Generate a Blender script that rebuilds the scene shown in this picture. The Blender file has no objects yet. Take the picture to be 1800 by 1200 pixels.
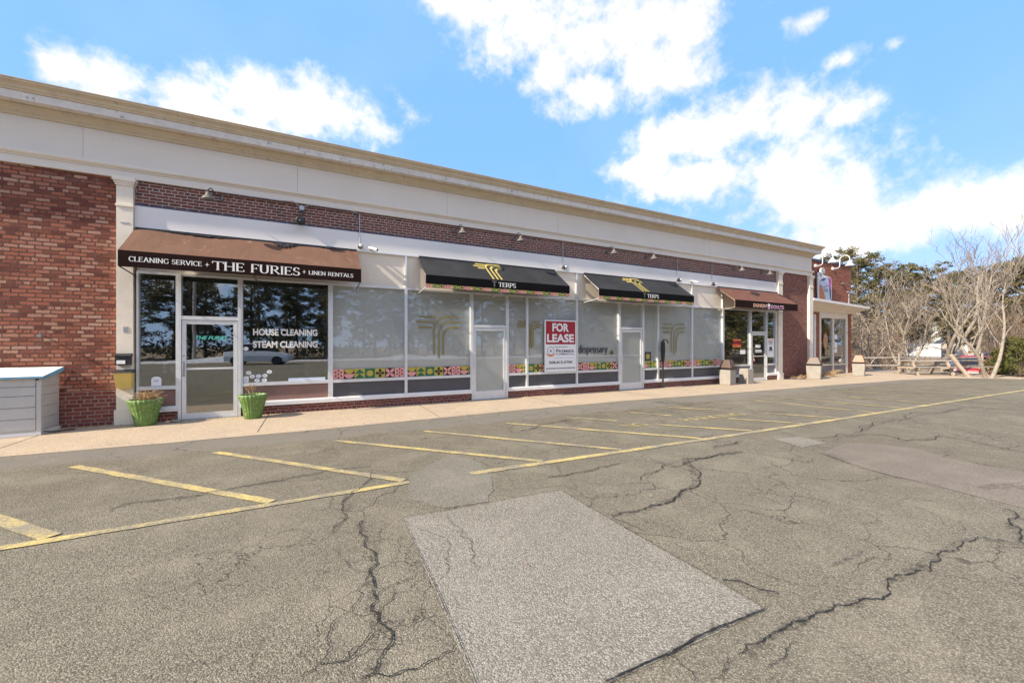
# Shop building beside a parking lot, winter sun
EXPOSURE = .80
SUN_E = 5.0
SKY_S = .15
SKYBLUE = (1.1, 2.4, 5.3, 1)
SKYHAZE = (3.0, 3.8, 4.8, 1)
CLOUDA = (3.7, 3.55, 3.4, 1)
CLOUDB = (6.2, 5.8, 5.3, 1)
BLOBS=[(-0.3661, 0.4334, 0.0351, 0.0299), (-0.3192, 0.4323, 0.0671, 0.0372), (-0.2101, 0.4355, 0.0775, 0.0437), (-0.0671, 0.4703, 0.1261, 0.0506), (0.0684, 0.4939, 0.1108, 0.0509), (-0.1278, 0.4209, 0.1657, 0.0393), (0.3595, 0.6971, 0.1193, 0.0417), (0.5446, 0.6778, 0.1827, 0.0693), (0.725, 0.6372, 0.1728, 0.0716), (0.8036, 0.5707, 0.1274, 0.0574), (0.5659, 0.5942, 0.0566, 0.0586), (0.6844, 0.5562, 0.1089, 0.0403), (0.8661, 0.6322, 0.0731, 0.0516), (0.8538, 0.4509, 0.0922, 0.0451), (0.9816, 0.4428, 0.1144, 0.0591), (1.0936, 0.4352, 0.09, 0.0401), (1.1652, 0.4191, 0.0466, 0.0275), (0.937, 0.3582, 0.1936, 0.0359), (0.7908, 0.3925, 0.0901, 0.0301), (1.0447, 0.3513, 0.1214, 0.0635), (1.1393, 0.279, 0.1242, 0.0643), (1.2293, 0.2347, 0.0988, 0.0472), (1.3253, 0.231, 0.0684, 0.0445), (1.3776, 0.2131, 0.0438, 0.0548), (1.1819, 0.2032, 0.1159, 0.0468), (1.1122, 0.5765, 0.05805, 0.024149999999999998, 0.72), (1.2405, 0.499, 0.0222, 0.01665, 0.72), (1.1652, 0.5029, 0.038099999999999995, 0.02025, 0.72), (1.0646, 0.3153, 0.0887, 0.0643)]
BLOBS += [(-2.6, .55, .7, .32), (2.7, .7, .6, .34), (1.9, .9, .45, .22), (-1.6, .7, .4, .26), (0, 1.38, 3.2, .18), (-2.9, .25, .5, .12), (2.3, .3, .4, .12)]  # unseen clouds behind the camera and overhead, added to neutralise the blue shade
import bpy, math, random
from mathutils import Vector, Matrix
R = math.radians
random.seed(7)
scene = bpy.context.scene

# ---------------------------------------------------------------- camera
cam_d = bpy.data.cameras.new('camera')
cam = bpy.data.objects.new('camera', cam_d)
scene.collection.objects.link(cam)
cam.location = (0, -10.65, 1.6)
cam.rotation_euler = (R(90), 0, R(-27.119))
cam_d.sensor_width = 36
cam_d.lens = 14.0
cam_d.shift_y = 5 / 1800
cam_d.clip_start = 0.05
cam_d.clip_end = 2000
scene.camera = cam

# ---------------------------------------------------------------- exposure, sun, sky
scene.view_settings.view_transform = 'Standard'
scene.view_settings.look = 'None'
scene.view_settings.gamma = 1
scene.view_settings.exposure = EXPOSURE
SUN = Vector((1, .136, -.73)).normalized()      # travel direction of the light
sl = bpy.data.lights.new('sun', 'SUN')
sl.energy = SUN_E
sl.angle = R(.53)
sl.color = (1, .88, .70)
so = bpy.data.objects.new('sun', sl)
scene.collection.objects.link(so)
so.rotation_euler = SUN.to_track_quat('-Z', 'Y').to_euler()
so.location = (-10, -10, 20)

world = bpy.data.worlds.new('World')
scene.world = world
world.use_nodes = True
nt = world.node_tree
nt.nodes.clear()
def wn(t, **k):
    n = nt.nodes.new(t)
    for a, b in k.items(): setattr(n, a, b)
    return n
def wl(a, b): nt.links.new(a, b)
sky = wn('ShaderNodeTexSky')
sky.sky_type = 'NISHITA'
sky.sun_disc = False
sky.sun_elevation = math.asin(-SUN.z)
sky.sun_rotation = math.atan2(-SUN.x, -SUN.y)
sky.air_density = 1.0; sky.dust_density = .6; sky.ozone_density = 2.0
tc = wn('ShaderNodeTexCoord')
sep = wn('ShaderNodeSeparateXYZ'); wl(tc.outputs['Generated'], sep.inputs[0])
def wm(op, a, b=None, c=None):
    n = wn('ShaderNodeMath', operation=op)
    for i, v in enumerate((a, b, c)):
        if v is None: continue
        if isinstance(v, (int, float)): n.inputs[i].default_value = v
        else: wl(v, n.inputs[i])
    return n.outputs[0]
az = wm('ARCTAN2', sep.outputs[0], sep.outputs[1])
el = wm('ARCSINE', sep.outputs[2])
cmb = wn('ShaderNodeCombineXYZ'); wl(az, cmb.inputs[0]); wl(el, cmb.inputs[1])
best = None
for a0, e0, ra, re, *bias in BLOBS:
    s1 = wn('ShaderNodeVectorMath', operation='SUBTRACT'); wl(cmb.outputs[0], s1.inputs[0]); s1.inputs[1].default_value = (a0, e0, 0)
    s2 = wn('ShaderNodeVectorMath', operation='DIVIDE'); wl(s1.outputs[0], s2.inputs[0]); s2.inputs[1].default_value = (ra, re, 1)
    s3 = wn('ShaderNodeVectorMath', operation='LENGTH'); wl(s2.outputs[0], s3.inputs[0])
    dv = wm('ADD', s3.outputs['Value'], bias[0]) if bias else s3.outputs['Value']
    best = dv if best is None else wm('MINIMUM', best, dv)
nz = wn('ShaderNodeTexNoise'); nz.inputs['Scale'].default_value = 9; nz.inputs['Detail'].default_value = 11; nz.inputs['Roughness'].default_value = .6
wl(tc.outputs['Generated'], nz.inputs['Vector'])
nz3 = wn('ShaderNodeTexNoise'); nz3.inputs['Scale'].default_value = 27; nz3.inputs['Detail'].default_value = 9; nz3.inputs['Roughness'].default_value = .62
wl(tc.outputs['Generated'], nz3.inputs['Vector'])
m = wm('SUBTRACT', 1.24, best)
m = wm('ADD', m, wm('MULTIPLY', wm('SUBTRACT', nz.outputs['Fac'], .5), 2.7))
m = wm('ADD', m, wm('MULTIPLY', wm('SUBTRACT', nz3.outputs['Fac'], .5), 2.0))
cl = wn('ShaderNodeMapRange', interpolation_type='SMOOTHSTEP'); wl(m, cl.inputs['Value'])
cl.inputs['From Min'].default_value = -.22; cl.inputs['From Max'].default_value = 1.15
nz2 = wn('ShaderNodeTexNoise'); nz2.inputs['Scale'].default_value = 3.2; nz2.inputs['Detail'].default_value = 6
wl(tc.outputs['Generated'], nz2.inputs['Vector'])
veil = wn('ShaderNodeMapRange'); wl(nz2.outputs['Fac'], veil.inputs['Value'])
veil.inputs['From Min'].default_value = .45; veil.inputs['From Max'].default_value = .85; veil.inputs['To Max'].default_value = .25
# whitish haze toward the horizon
hz = wn('ShaderNodeMapRange'); wl(el, hz.inputs['Value'])
hz.inputs['From Min'].default_value = .02; hz.inputs['From Max'].default_value = .36; hz.inputs['To Min'].default_value = .55; hz.inputs['To Max'].default_value = 0
skyb = wn('ShaderNodeMix', data_type='RGBA'); skyb.inputs['Factor'].default_value = .84
wl(sky.outputs[0], skyb.inputs['A']); skyb.inputs['B'].default_value = SKYBLUE
mh = wn('ShaderNodeMix', data_type='RGBA'); wl(wm('MAXIMUM', hz.outputs[0], veil.outputs[0]), mh.inputs['Factor'])
wl(skyb.outputs['Result'], mh.inputs['A']); mh.inputs['B'].default_value = SKYHAZE
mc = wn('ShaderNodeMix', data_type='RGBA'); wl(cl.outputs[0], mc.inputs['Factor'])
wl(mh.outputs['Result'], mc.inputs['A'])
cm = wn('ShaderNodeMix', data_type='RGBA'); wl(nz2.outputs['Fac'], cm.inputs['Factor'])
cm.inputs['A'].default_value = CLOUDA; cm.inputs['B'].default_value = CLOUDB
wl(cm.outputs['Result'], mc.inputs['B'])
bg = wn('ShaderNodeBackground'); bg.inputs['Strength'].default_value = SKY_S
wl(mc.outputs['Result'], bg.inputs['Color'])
wo = wn('ShaderNodeOutputWorld'); wl(bg.outputs[0], wo.inputs[0])

# ---------------------------------------------------------------- materials
class NT:
    def __init__(s, name):
        s.m = bpy.data.materials.new(name); s.m.use_nodes = True; s.t = s.m.node_tree; s.t.nodes.clear()
        s.out = s.n('ShaderNodeOutputMaterial'); s.geo = s.n('ShaderNodeNewGeometry'); s.pos = s.geo.outputs['Position']
    def n(s, t, **k):
        n = s.t.nodes.new(t)
        for a, b in k.items(): setattr(n, a, b)
        return n
    def l(s, a, b): s.t.links.new(a, b)
    def noise(s, sc, det=4, rough=.55, vec=None, out='Fac'):
        n = s.n('ShaderNodeTexNoise'); n.inputs['Scale'].default_value = sc; n.inputs['Detail'].default_value = det; n.inputs['Roughness'].default_value = rough
        s.l(vec or s.pos, n.inputs['Vector']); return n.outputs[out]
    def vor(s, sc, feat='F1', out='Distance', vec=None, rand=1):
        n = s.n('ShaderNodeTexVoronoi', feature=feat); n.inputs['Scale'].default_value = sc; n.inputs['Randomness'].default_value = rand
        s.l(vec or s.pos, n.inputs['Vector']); return n.outputs[out]
    def ramp(s, v, a, b, c=0., d=1., smooth=False):
        n = s.n('ShaderNodeMapRange'); 
        if smooth: n.interpolation_type = 'SMOOTHSTEP'
        s.l(v, n.inputs[0]); n.inputs[1].default_value = a; n.inputs[2].default_value = b; n.inputs[3].default_value = c; n.inputs[4].default_value = d; return n.outputs[0]
    def math(s, op, a, b=0., c=0.):
        n = s.n('ShaderNodeMath', operation=op)
        for i, v in enumerate((a, b, c)):
            if isinstance(v, (int, float)): n.inputs[i].default_value = v
            else: s.l(v, n.inputs[i])
        return n.outputs[0]
    def mix(s, f, a, b, mode='MIX'):
        n = s.n('ShaderNodeMix', data_type='RGBA', blend_type=mode)
        if isinstance(f, (int, float)): n.inputs['Factor'].default_value = f
        else: s.l(f, n.inputs['Factor'])
        for k, v in (('A', a), ('B', b)):
            if isinstance(v, tuple): n.inputs[k].default_value = (v[0], v[1], v[2], 1)
            else: s.l(v, n.inputs[k])
        return n.outputs['Result']
    def val(s, v, a, b):                       # grey value -> colour by mixing
        return s.mix(v, a, b)
    def bump(s, h, st, dist=.01, nrm=None):
        n = s.n('ShaderNodeBump'); n.inputs['Strength'].default_value = st; n.inputs['Distance'].default_value = dist
        s.l(h, n.inputs['Height'])
        if nrm: s.l(nrm, n.inputs['Normal'])
        return n.outputs[0]
    def bsdf(s, col, rough=.6, metal=0., bump=None, spec=.5):
        p = s.n('ShaderNodeBsdfPrincipled')
        if isinstance(col, tuple): p.inputs['Base Color'].default_value = (*col, 1)
        else: s.l(col, p.inputs['Base Color'])
        if isinstance(rough, (int, float)): p.inputs['Roughness'].default_value = rough
        else: s.l(rough, p.inputs['Roughness'])
        p.inputs['Metallic'].default_value = metal
        p.inputs['Specular IOR Level'].default_value = spec
        if bump: s.l(bump, p.inputs['Normal'])
        s.l(p.outputs[0], s.out.inputs[0]); return p

def basic(name, col, rough=.6, metal=0., var=.12, sc=3., bump=.0, bsc=60., spec=.5, dirt=None, streak=None, wrinkle=0.):
    t = NT(name)
    f = t.ramp(t.noise(sc, 5, .6), .3, .7)
    c = t.mix(f, tuple(x * (1 - var) for x in col), tuple(min(1, x * (1 + var)) for x in col))
    if dirt:
        g = t.ramp(t.noise(dirt[1], 6, .7), dirt[2], dirt[2] + .12)
        c = t.mix(g, c, dirt[0])
    if streak:
        mp = t.n('ShaderNodeMapping'); mp.inputs['Scale'].default_value = (5, 5, .35); t.l(t.pos, mp.inputs[0])
        k = t.math('MULTIPLY', t.ramp(t.noise(1.4, 6, .7, vec=mp.outputs[0]), .56, .85, 0, .4), t.ramp(t.noise(.5, 3), .45, .68))
        c = t.mix(k, c, streak)
    b = t.bump(t.noise(bsc, 4), bump, .005) if bump else None
    if wrinkle:
        mp = t.n('ShaderNodeMapping'); mp.inputs['Scale'].default_value = (1, .35, .35); t.l(t.pos, mp.inputs[0])
        b = t.bump(t.noise(4.5, 4, .5, vec=mp.outputs[0]), wrinkle, .05, b)
    t.bsdf(c, rough, metal, b, spec); return t.m

def brick(name, c1, c2, c3, mortar, mw=.012, bw=.205, bh=.075, rough_amt=.25, bumpst=.8, blotch=(.2, .17, .2), blotch_at=.62):
    t = NT(name)
    sp = t.n('ShaderNodeSeparateXYZ'); t.l(t.pos, sp.inputs[0])
    wob = t.noise(9, 3); wx = t.math('MULTIPLY', t.math('SUBTRACT', wob, .5), .022 * rough_amt * 4)
    wob2 = t.noise(23, 2); wz = t.math('MULTIPLY', t.math('SUBTRACT', wob2, .5), .010 * rough_amt * 4)
    cb = t.n('ShaderNodeCombineXYZ')
    xy = t.math('ADD', sp.outputs[0], sp.outputs[1])
    t.l(t.math('ADD', xy, wx), cb.inputs[0]); t.l(t.math('ADD', sp.outputs[2], wz), cb.inputs[1])
    b = t.n('ShaderNodeTexBrick'); t.l(cb.outputs[0], b.inputs['Vector'])
    b.inputs['Scale'].default_value = 1; b.inputs['Mortar Size'].default_value = mw; b.inputs['Mortar Smooth'].default_value = .25
    b.inputs['Brick Width'].default_value = bw; b.inputs['Row Height'].default_value = bh
    b.inputs['Color1'].default_value = (0, 0, 0, 1); b.inputs['Color2'].default_value = (1, 1, 1, 1); b.inputs['Mortar'].default_value = (.5, .5, .5, 1)
    b.squash = .5; b.squash_frequency = 6; b.offset = .5
    k = b.outputs['Color']
    sk = t.n('ShaderNodeSeparateColor'); t.l(k, sk.inputs[0])
    kk = sk.outputs[0]
    c = t.mix(t.ramp(kk, .0, .5), c1, c2); c = t.mix(t.ramp(kk, .6, 1.), c, c3)
    fine = t.ramp(t.noise(45, 5, .7), .3, .7)
    c = t.mix(t.math('MULTIPLY', fine, .45), c, tuple(x * .45 for x in c1))
    bl = t.ramp(t.noise(1.6, 6, .7), blotch_at, blotch_at + .15)
    c = t.mix(t.math('MULTIPLY', bl, .45), c, blotch)
    mc_ = t.mix(t.ramp(t.noise(12, 5), .35, .65), tuple(x * .65 for x in mortar), mortar)
    col = t.mix(b.outputs['Fac'], c, mc_)
    h = t.math('ADD', t.math('MULTIPLY', b.outputs['Fac'], -1.), t.math('MULTIPLY', t.noise(30, 5, .7), rough_amt * 2.4))
    h = t.math('ADD', h, t.math('MULTIPLY', kk, rough_amt * 1.6))
    t.bsdf(col, .9, 0, t.bump(h, bumpst, .012), .25); return t.m

def asphalt(name, lo, hi, sc=135., tint=(.17, .155, .125), big=.38, strip=False, cracks=True, bs=.8):
    t = NT(name)
    g1 = t.vor(sc, out='Color'); sg = t.n('ShaderNodeSeparateColor'); t.l(g1, sg.inputs[0])
    d1 = t.vor(sc)
    v = t.math('POWER', sg.outputs[0], 1.7)
    c = t.mix(v, lo, hi)
    c = t.mix(t.ramp(d1, .35, .75, 0, .75), c, tuple(x * .45 for x in lo))     # dark between the stones
    d2 = t.noise(38, 3, .6); c = t.mix(t.ramp(d2, .3, .7, 0, .45), c, tint)
    b1 = t.noise(.45, 8, .62); c = t.mix(t.ramp(b1, .35, .7, 0, big), c, tuple(x * .62 for x in tint))
    b2 = t.noise(1.7, 6, .6); c = t.mix(t.ramp(b2, .48, .75, 0, big * .9), c, tuple(min(1, x * 1.5) for x in tint))
    b3 = t.noise(.16, 5, .55); c = t.mix(t.ramp(b3, .42, .62, 0, .22), c, (.10, .08, .055))
    hh = t.math('SUBTRACT', 1., d1)
    mp = t.n('ShaderNodeMapping'); mp.inputs['Scale'].default_value = (.09, .8, 1); t.l(t.pos, mp.inputs[0])
    c = t.mix(t.ramp(t.noise(1.6, 5, .6, vec=mp.outputs[0]), .5, .72, 0, big * .7), c, tuple(x * .5 for x in tint))
    if strip:
        sp = t.n('ShaderNodeSeparateXYZ'); t.l(t.pos, sp.inputs[0])
        yy = t.math('ADD', sp.outputs[1], t.math('MULTIPLY', t.math('SUBTRACT', t.noise(1.2, 4), .5), .5))
        c = t.mix(t.ramp(yy, -3.3, -3.1, 0, .55), c, (.20, .185, .165))
    if cracks:
        wv = t.n('ShaderNodeVectorMath', operation='ADD'); t.l(t.pos, wv.inputs[0])
        nv = t.noise(1.6, 5, .6, out='Color'); sc2 = t.n('ShaderNodeVectorMath', operation='SCALE'); t.l(nv, sc2.inputs[0]); sc2.inputs[3].default_value = .55
        t.l(sc2.outputs[0], wv.inputs[1])
        e = t.vor(1.15, 'DISTANCE_TO_EDGE', vec=wv.outputs[0])
        e2 = t.vor(3.1, 'DISTANCE_TO_EDGE', vec=wv.outputs[0])
        mk = t.ramp(t.noise(.33, 3), .44, .56)
        mk2 = t.ramp(t.noise(.5, 3, vec=wv.outputs[0]), .52, .62)
        k1 = t.math('MULTIPLY', t.ramp(e, .0, .011, 1, 0), mk)
        k2 = t.math('MULTIPLY', t.ramp(e2, .0, .012, 1, 0), mk2)
        k = t.math('MAXIMUM', k1, k2)
        c = t.mix(t.math('MULTIPLY', k, .8), c, (.035, .03, .025))
        hh = t.math('SUBTRACT', hh, t.math('MULTIPLY', k, 1.2))
    t.bsdf(c, .93, 0, t.bump(hh, bs, .006), .2); return t.m

M = {}
M['old_brick'] = brick('old_brick', (.16, .048, .038), (.43, .15, .095), (.56, .33, .24), (.15, .08, .06), mw=.011, rough_amt=.55, bumpst=1., blotch=(.46, .31, .25), blotch_at=.57)
M['base_brick'] = brick('base_brick', (.17, .05, .04), (.24, .075, .06), (.30, .10, .08), (.36, .30, .26), mw=.008, rough_amt=.2, bumpst=.6)
M['band_brick'] = brick('band_brick', (.17, .058, .043), (.235, .08, .058), (.11, .05, .045), (.46, .41, .38), mw=.009, bh=.066, rough_amt=.15, bumpst=.6, blotch=(.4, .38, .42), blotch_at=.66)
M['pier_brick'] = brick('pier_brick', (.20, .07, .055), (.28, .10, .08), (.34, .15, .11), (.24, .17, .14), mw=.010, rough_amt=.3, bumpst=.8)
M['wing_brick'] = brick('wing_brick', (.30, .08, .045), (.40, .13, .08), (.44, .2, .13), (.26, .16, .12), mw=.009, rough_amt=.45, bumpst=.9, blotch_at=.68)
M['cream'] = basic('cream_paint', (.74, .66, .56), .65, var=.05, sc=1.2, bump=.15, bsc=40, dirt=((.42, .36, .29), 5.5, .64), streak=(.50, .42, .32))
M['pilaster'] = basic('pilaster_paint', (.76, .68, .57), .65, var=.07, sc=4, bump=.4, bsc=18, dirt=((.34, .31, .28), 7, .68))
M['frieze'] = basic('frieze_paint', (.71, .645, .575), .7, var=.04, sc=.8, bump=.15, bsc=30, dirt=((.50, .44, .38), 2.5, .66), streak=(.42, .37, .31))
M['white_band'] = basic('white_band_paint', (.76, .735, .72), .6, var=.04, sc=1, bump=.1, bsc=30, dirt=((.50, .48, .46), 6, .66), streak=(.45, .42, .39))
M['cornice'] = basic('cornice_paint', (.60, .49, .34), .65, var=.08, sc=5, bump=.2, bsc=25, dirt=((.20, .17, .14), 12, .60), streak=(.34, .27, .19))
M['cornice_fascia'] = basic('peeling_fascia_paint', (.66, .61, .56), .65, var=.1, sc=5, bump=.3, bsc=25, dirt=((.12, .11, .10), 9, .585))
M['blue_strip'] = basic('dark_blue_soldier_course', (.07, .085, .13), .7, var=.6, sc=9, bump=.3)
M['alu'] = basic('aluminium_frame', (.72, .73, .75), .38, metal=.35, var=.06, sc=8, dirt=((.45, .43, .41), 9, .7))
M['sill'] = basic('white_sill', (.74, .73, .73), .5, var=.05, dirt=((.45, .42, .4), 8, .66))
M['dark_panel'] = basic('charcoal_panel', (.075, .075, .085), .45, var=.12)
M['brown_panel'] = basic('brown_panel', (.23, .13, .11), .5, var=.12)
M['grey_panel'] = basic('grey_panel', (.18, .17, .19), .5)
M['film'] = basic('frosted_film', (.49, .495, .48), .5, var=.06, sc=.7)
M['black'] = basic('black_metal', (.02, .02, .022), .4, var=.3)
M['white_metal'] = basic('white_metal', (.66, .66, .66), .4, var=.05)
M['steel'] = basic('galvanised_steel', (.42, .43, .45), .4, metal=.7, var=.15)
M['lampshade'] = basic('aged_lamp_enamel', (.15, .14, .125), .45, var=.15, dirt=((.2, .18, .15), 30, .6))
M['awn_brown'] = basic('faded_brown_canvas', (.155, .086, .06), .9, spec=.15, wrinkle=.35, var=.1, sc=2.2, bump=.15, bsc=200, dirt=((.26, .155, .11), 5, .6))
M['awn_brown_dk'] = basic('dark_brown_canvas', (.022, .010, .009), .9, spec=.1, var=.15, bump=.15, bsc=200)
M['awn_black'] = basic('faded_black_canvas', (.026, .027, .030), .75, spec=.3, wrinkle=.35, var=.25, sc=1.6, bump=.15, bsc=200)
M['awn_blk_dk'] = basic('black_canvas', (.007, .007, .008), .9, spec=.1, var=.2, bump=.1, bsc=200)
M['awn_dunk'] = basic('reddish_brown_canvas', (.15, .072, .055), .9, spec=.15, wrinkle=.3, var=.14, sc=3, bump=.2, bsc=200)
M['letter'] = basic('off_white_letters', (.80, .78, .74), .6, var=.04)
M['gold'] = basic('gold_print', (.72, .56, .16), .5, var=.06)
M['olive'] = basic('olive_gold_vinyl', (.25, .21, .07), .6, var=.1)
M['teal'] = basic('teal_vinyl', (.12, .62, .55), .5, var=.05)
M['t_pink'] = basic('pink_print', (.75, .33, .30), .6, var=.04)
M['t_ochre'] = basic('ochre_print', (.45, .36, .06), .6, var=.04)
M['t_green'] = basic('green_print', (.03, .14, .06), .6, var=.06)
M['t_black'] = basic('black_print', (.02, .018, .018), .6, var=.06)
M['sign_white'] = basic('sign_white', (.82, .82, .84), .5, var=.02)
M['sign_red'] = basic('sign_red', (.36, .015, .03), .5, var=.04)
M['sign_dark'] = basic('sign_dark_ink', (.05, .05, .08), .5, var=.04)
M['orange'] = basic('orange_print', (.75, .22, .06), .5, var=.04)
M['magenta'] = basic('magenta_print', (.55, .08, .32), .5, var=.04)
M['lilac'] = basic('lilac_print', (.62, .52, .72), .5, var=.04)
M['cup'] = basic('cup_pale_blue', (.52, .58, .72), .5, var=.04)
M['rustorange'] = basic('rust_orange_print', (.50, .18, .06), .5, var=.04)
M['concrete'] = basic('cast_concrete', (.31, .285, .25), .85, var=.12, sc=6, bump=.6, bsc=90, dirt=((.35, .31, .27), 7, .62))
M['hood'] = basic('brown_plastic_hood', (.09, .055, .04), .5, var=.1)
M['hood_tan'] = basic('tan_plastic_hood', (.26, .13, .07), .5, var=.1)
M['potgreen'] = basic('green_glaze', (.105, .20, .045), .5, var=.25, sc=14, bump=.2, bsc=30, dirt=((.30, .36, .17), 22, .54))
M['soil'] = basic('soil', (.07, .05, .035), .95, bump=.6)
M['straw'] = basic('dry_straw', (.42, .28, .14), .9, var=.3, sc=20)
M['resin'] = basic('grey_beige_resin', (.47, .46, .44), .55, var=.06, sc=3, bump=.05, dirt=((.34, .32, .28), 4, .62))
M['tarp'] = basic('pale_weathered_lid', (.72, .72, .66), .6, var=.08, sc=5, bump=.2, dirt=((.5, .56, .52), 6, .6))
M['tarp_blue'] = basic('blue_tarp_edge', (.12, .38, .58), .5, var=.2)
M['yellow'] = basic('yellow_plastic', (.66, .47, .13), .6, var=.12)
M['wood_grey'] = basic('weathered_wood', (.30, .27, .24), .85, var=.2, sc=9, bump=.4, bsc=40)
M['wood_tan'] = basic('peeled_log', (.40, .32, .25), .85, var=.2, sc=9, bump=.4, bsc=40)
M['red_paint'] = basic('red_car_paint', (.34, .01, .018), .25, var=.03)
M['white_paint'] = basic('white_car_paint', (.66, .66, .66), .25, var=.03)
M['blue_paint'] = basic('dark_blue_car_paint', (.03, .05, .11), .25, var=.03)
M['car_glass'] = basic('car_glass', (.015, .018, .02), .08, var=.0)
M['rubber'] = basic('rubber', (.02, .02, .02), .8)
M['lens'] = basic('lamp_lens', (.65, .67, .7), .15, var=.05)
M['tail'] = basic('tail_lamp', (.4, .02, .02), .2, var=.05)
M['bark'] = basic('pale_lichen_bark', (.27, .23, .185), .9, var=.3, sc=7, bump=.6, bsc=30, dirt=((.42, .42, .36), 10, .6))
M['bark_dk'] = basic('brown_bark', (.16, .12, .09), .9, var=.3, sc=7, bump=.6, bsc=30)
M['shingle'] = basic('weathered_shingle', (.46, .40, .34), .8, var=.1, sc=10, bump=.3)
M['mint'] = basic('pale_green_clapboard', (.55, .62, .58), .7, var=.05)
M['roof'] = basic('grey_roof', (.22, .20, .19), .9, var=.2, sc=8)
M['interior'] = basic('interior_wall', (.30, .29, .28), .8)
M['int_floor'] = basic('interior_floor', (.14, .12, .10), .4)
M['snow'] = basic('old_snow', (.55, .55, .56), .6, var=.05, bump=.5, bsc=12)
M['asphalt'] = asphalt('asphalt', (.090, .080, .059), (.48, .43, .325), tint=(.24, .211, .155), strip=True)
M['patch'] = asphalt('patch_asphalt', (.15, .135, .11), (.48, .445, .37), sc=105, tint=(.31, .285, .235), big=.22, cracks=False)
M['patch2'] = asphalt('smooth_patch_asphalt', (.16, .135, .108), (.34, .29, .235), sc=120, tint=(.24, .203, .168), big=.3, cracks=False, bs=.4)
M['patch3'] = asphalt('grey_patch_asphalt', (.125, .116, .092), (.39, .36, .29), sc=120, tint=(.245, .226, .18), big=.3, cracks=False, bs=.5)
def ground_mat():
    t = NT('leaf_litter_ground')
    c = t.mix(t.ramp(t.noise(1.2, 8, .7), .35, .65), (.20, .13, .08), (.34, .25, .16))
    c = t.mix(t.ramp(t.noise(14, 5, .7), .4, .7), c, (.13, .09, .05)); t.bsdf(c, .95, 0, t.bump(t.noise(9, 6, .7), .8, .05)); return t.m
M['ground'] = ground_mat()
def walk_mat():
    t = NT('exposed_aggregate_concrete')
    g = t.vor(75, out='Color'); sg = t.n('ShaderNodeSeparateColor'); t.l(g, sg.inputs[0])
    c = t.mix(sg.outputs[0], (.30, .235, .16), (.54, .44, .315))
    c = t.mix(t.ramp(t.noise(30, 4), .35, .7, 0, .5), c, (.40, .30, .23))
    c = t.mix(t.ramp(t.noise(.9, 7, .65), .45, .72, 0, .5), c, (.30, .24, .20))
    c = t.mix(t.ramp(t.noise(2.7, 5, .6), .55, .75, 0, .35), c, (.53, .46, .38))
    t.bsdf(c, .9, 0, t.bump(t.vor(75), .5, .005), .25); return t.m
M['walk'] = walk_mat()
def paint_mat():
    t = NT('worn_yellow_paint')
    n1 = t.ramp(t.noise(38, 8, .82), .42, .54); n2 = t.ramp(t.noise(2.2, 5), .38, .66, .0, .65)
    f = t.math('MINIMUM', t.math('ADD', t.math('MULTIPLY', n1, .6), n2), 1.)
    g = t.vor(95, out='Color'); sg = t.n('ShaderNodeSeparateColor'); t.l(g, sg.inputs[0])
    y = t.mix(sg.outputs[0], (.50, .36, .08), (.76, .58, .19))
    c = t.mix(f, y, (.20, .18, .14)); t.bsdf(c, .85, 0, t.bump(t.vor(95), .5, .004)); return t.m
M['paint'] = paint_mat()
def paint_faded():
    t = NT('faded_yellow_paint')
    n1 = t.ramp(t.noise(35, 6, .75), .42, .56)
    c = t.mix(t.math('ADD', t.math('MULTIPLY', n1, .6), .25), (.55, .42, .14), (.19, .175, .14)); t.bsdf(c, .9); return t.m
M['paint_faded'] = paint_faded()
def smudge():
    t = NT('tar_smudge')
    a = t.ramp(t.noise(14, 8, .8), .44, .72); 
    p = t.bsdf((.045, .04, .036), .9, 0, t.bump(t.noise(70, 3), .8, .006))
    p.inputs['Alpha'].default_value = 1; t.l(t.math('MULTIPLY', a, .62), p.inputs['Alpha']); return t.m
M['smudge'] = smudge()
M['crack'] = basic('crack_gap', (.018, .016, .014), .95, var=.3)
def glass(name, base, k, tint=(.8, .85, .84)):
    t = NT(name)
    tr = t.n('ShaderNodeBsdfTransparent'); tr.inputs[0].default_value = (*tint, 1)
    gl = t.n('ShaderNodeBsdfGlossy'); gl.inputs['Roughness'].default_value = .004; gl.inputs[0].default_value = (.97, .97, .97, 1)
    dt = t.n('ShaderNodeVectorMath', operation='DOT_PRODUCT'); t.l(t.geo.outputs['Incoming'], dt.inputs[0]); t.l(t.geo.outputs['Normal'], dt.inputs[1])
    sch = t.math('POWER', t.math('SUBTRACT', 1., t.math('ABSOLUTE', dt.outputs['Value'])), 5.)
    gb = t.bump(t.noise(.9, 2), .02, .05); t.l(gb, gl.inputs['Normal'])
    f = t.math('MINIMUM', t.math('ADD', t.math('MULTIPLY', sch, k), base), .9)
    mx = t.n('ShaderNodeMixShader'); t.l(f, mx.inputs[0]); t.l(tr.outputs[0], mx.inputs[1]); t.l(gl.outputs[0], mx.inputs[2]); t.l(mx.outputs[0], t.out.inputs[0])
    return t.m
M['glass'] = glass('clear_glass', .20, .75)
M['glass_f'] = glass('shop_glass', .07, .6, (.96, .97, .97))
def leafmat(name, a, b, c=None):
    t = NT(name)
    oi = t.geo.outputs['Random Per Island'] if 'Random Per Island' in t.geo.outputs else t.noise(8)
    col = t.mix(oi, a, b)
    if c: col = t.mix(t.ramp(t.noise(.6, 3), .5, .65), col, c)
    p = t.bsdf(col, .8); return t.m
M['pine'] = leafmat('pine_needles', (.035, .042, .012), (.15, .135, .04), (.16, .12, .045))
M['shrub'] = leafmat('shrub_foliage', (.035, .055, .012), (.15, .15, .035), (.20, .12, .03))
M['oakleaf'] = leafmat('dead_leaves', (.09, .055, .035), (.32, .21, .125), (.19, .15, .09))
M['twig'] = leafmat('twigs', (.17, .14, .105), (.40, .33, .26))
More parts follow.
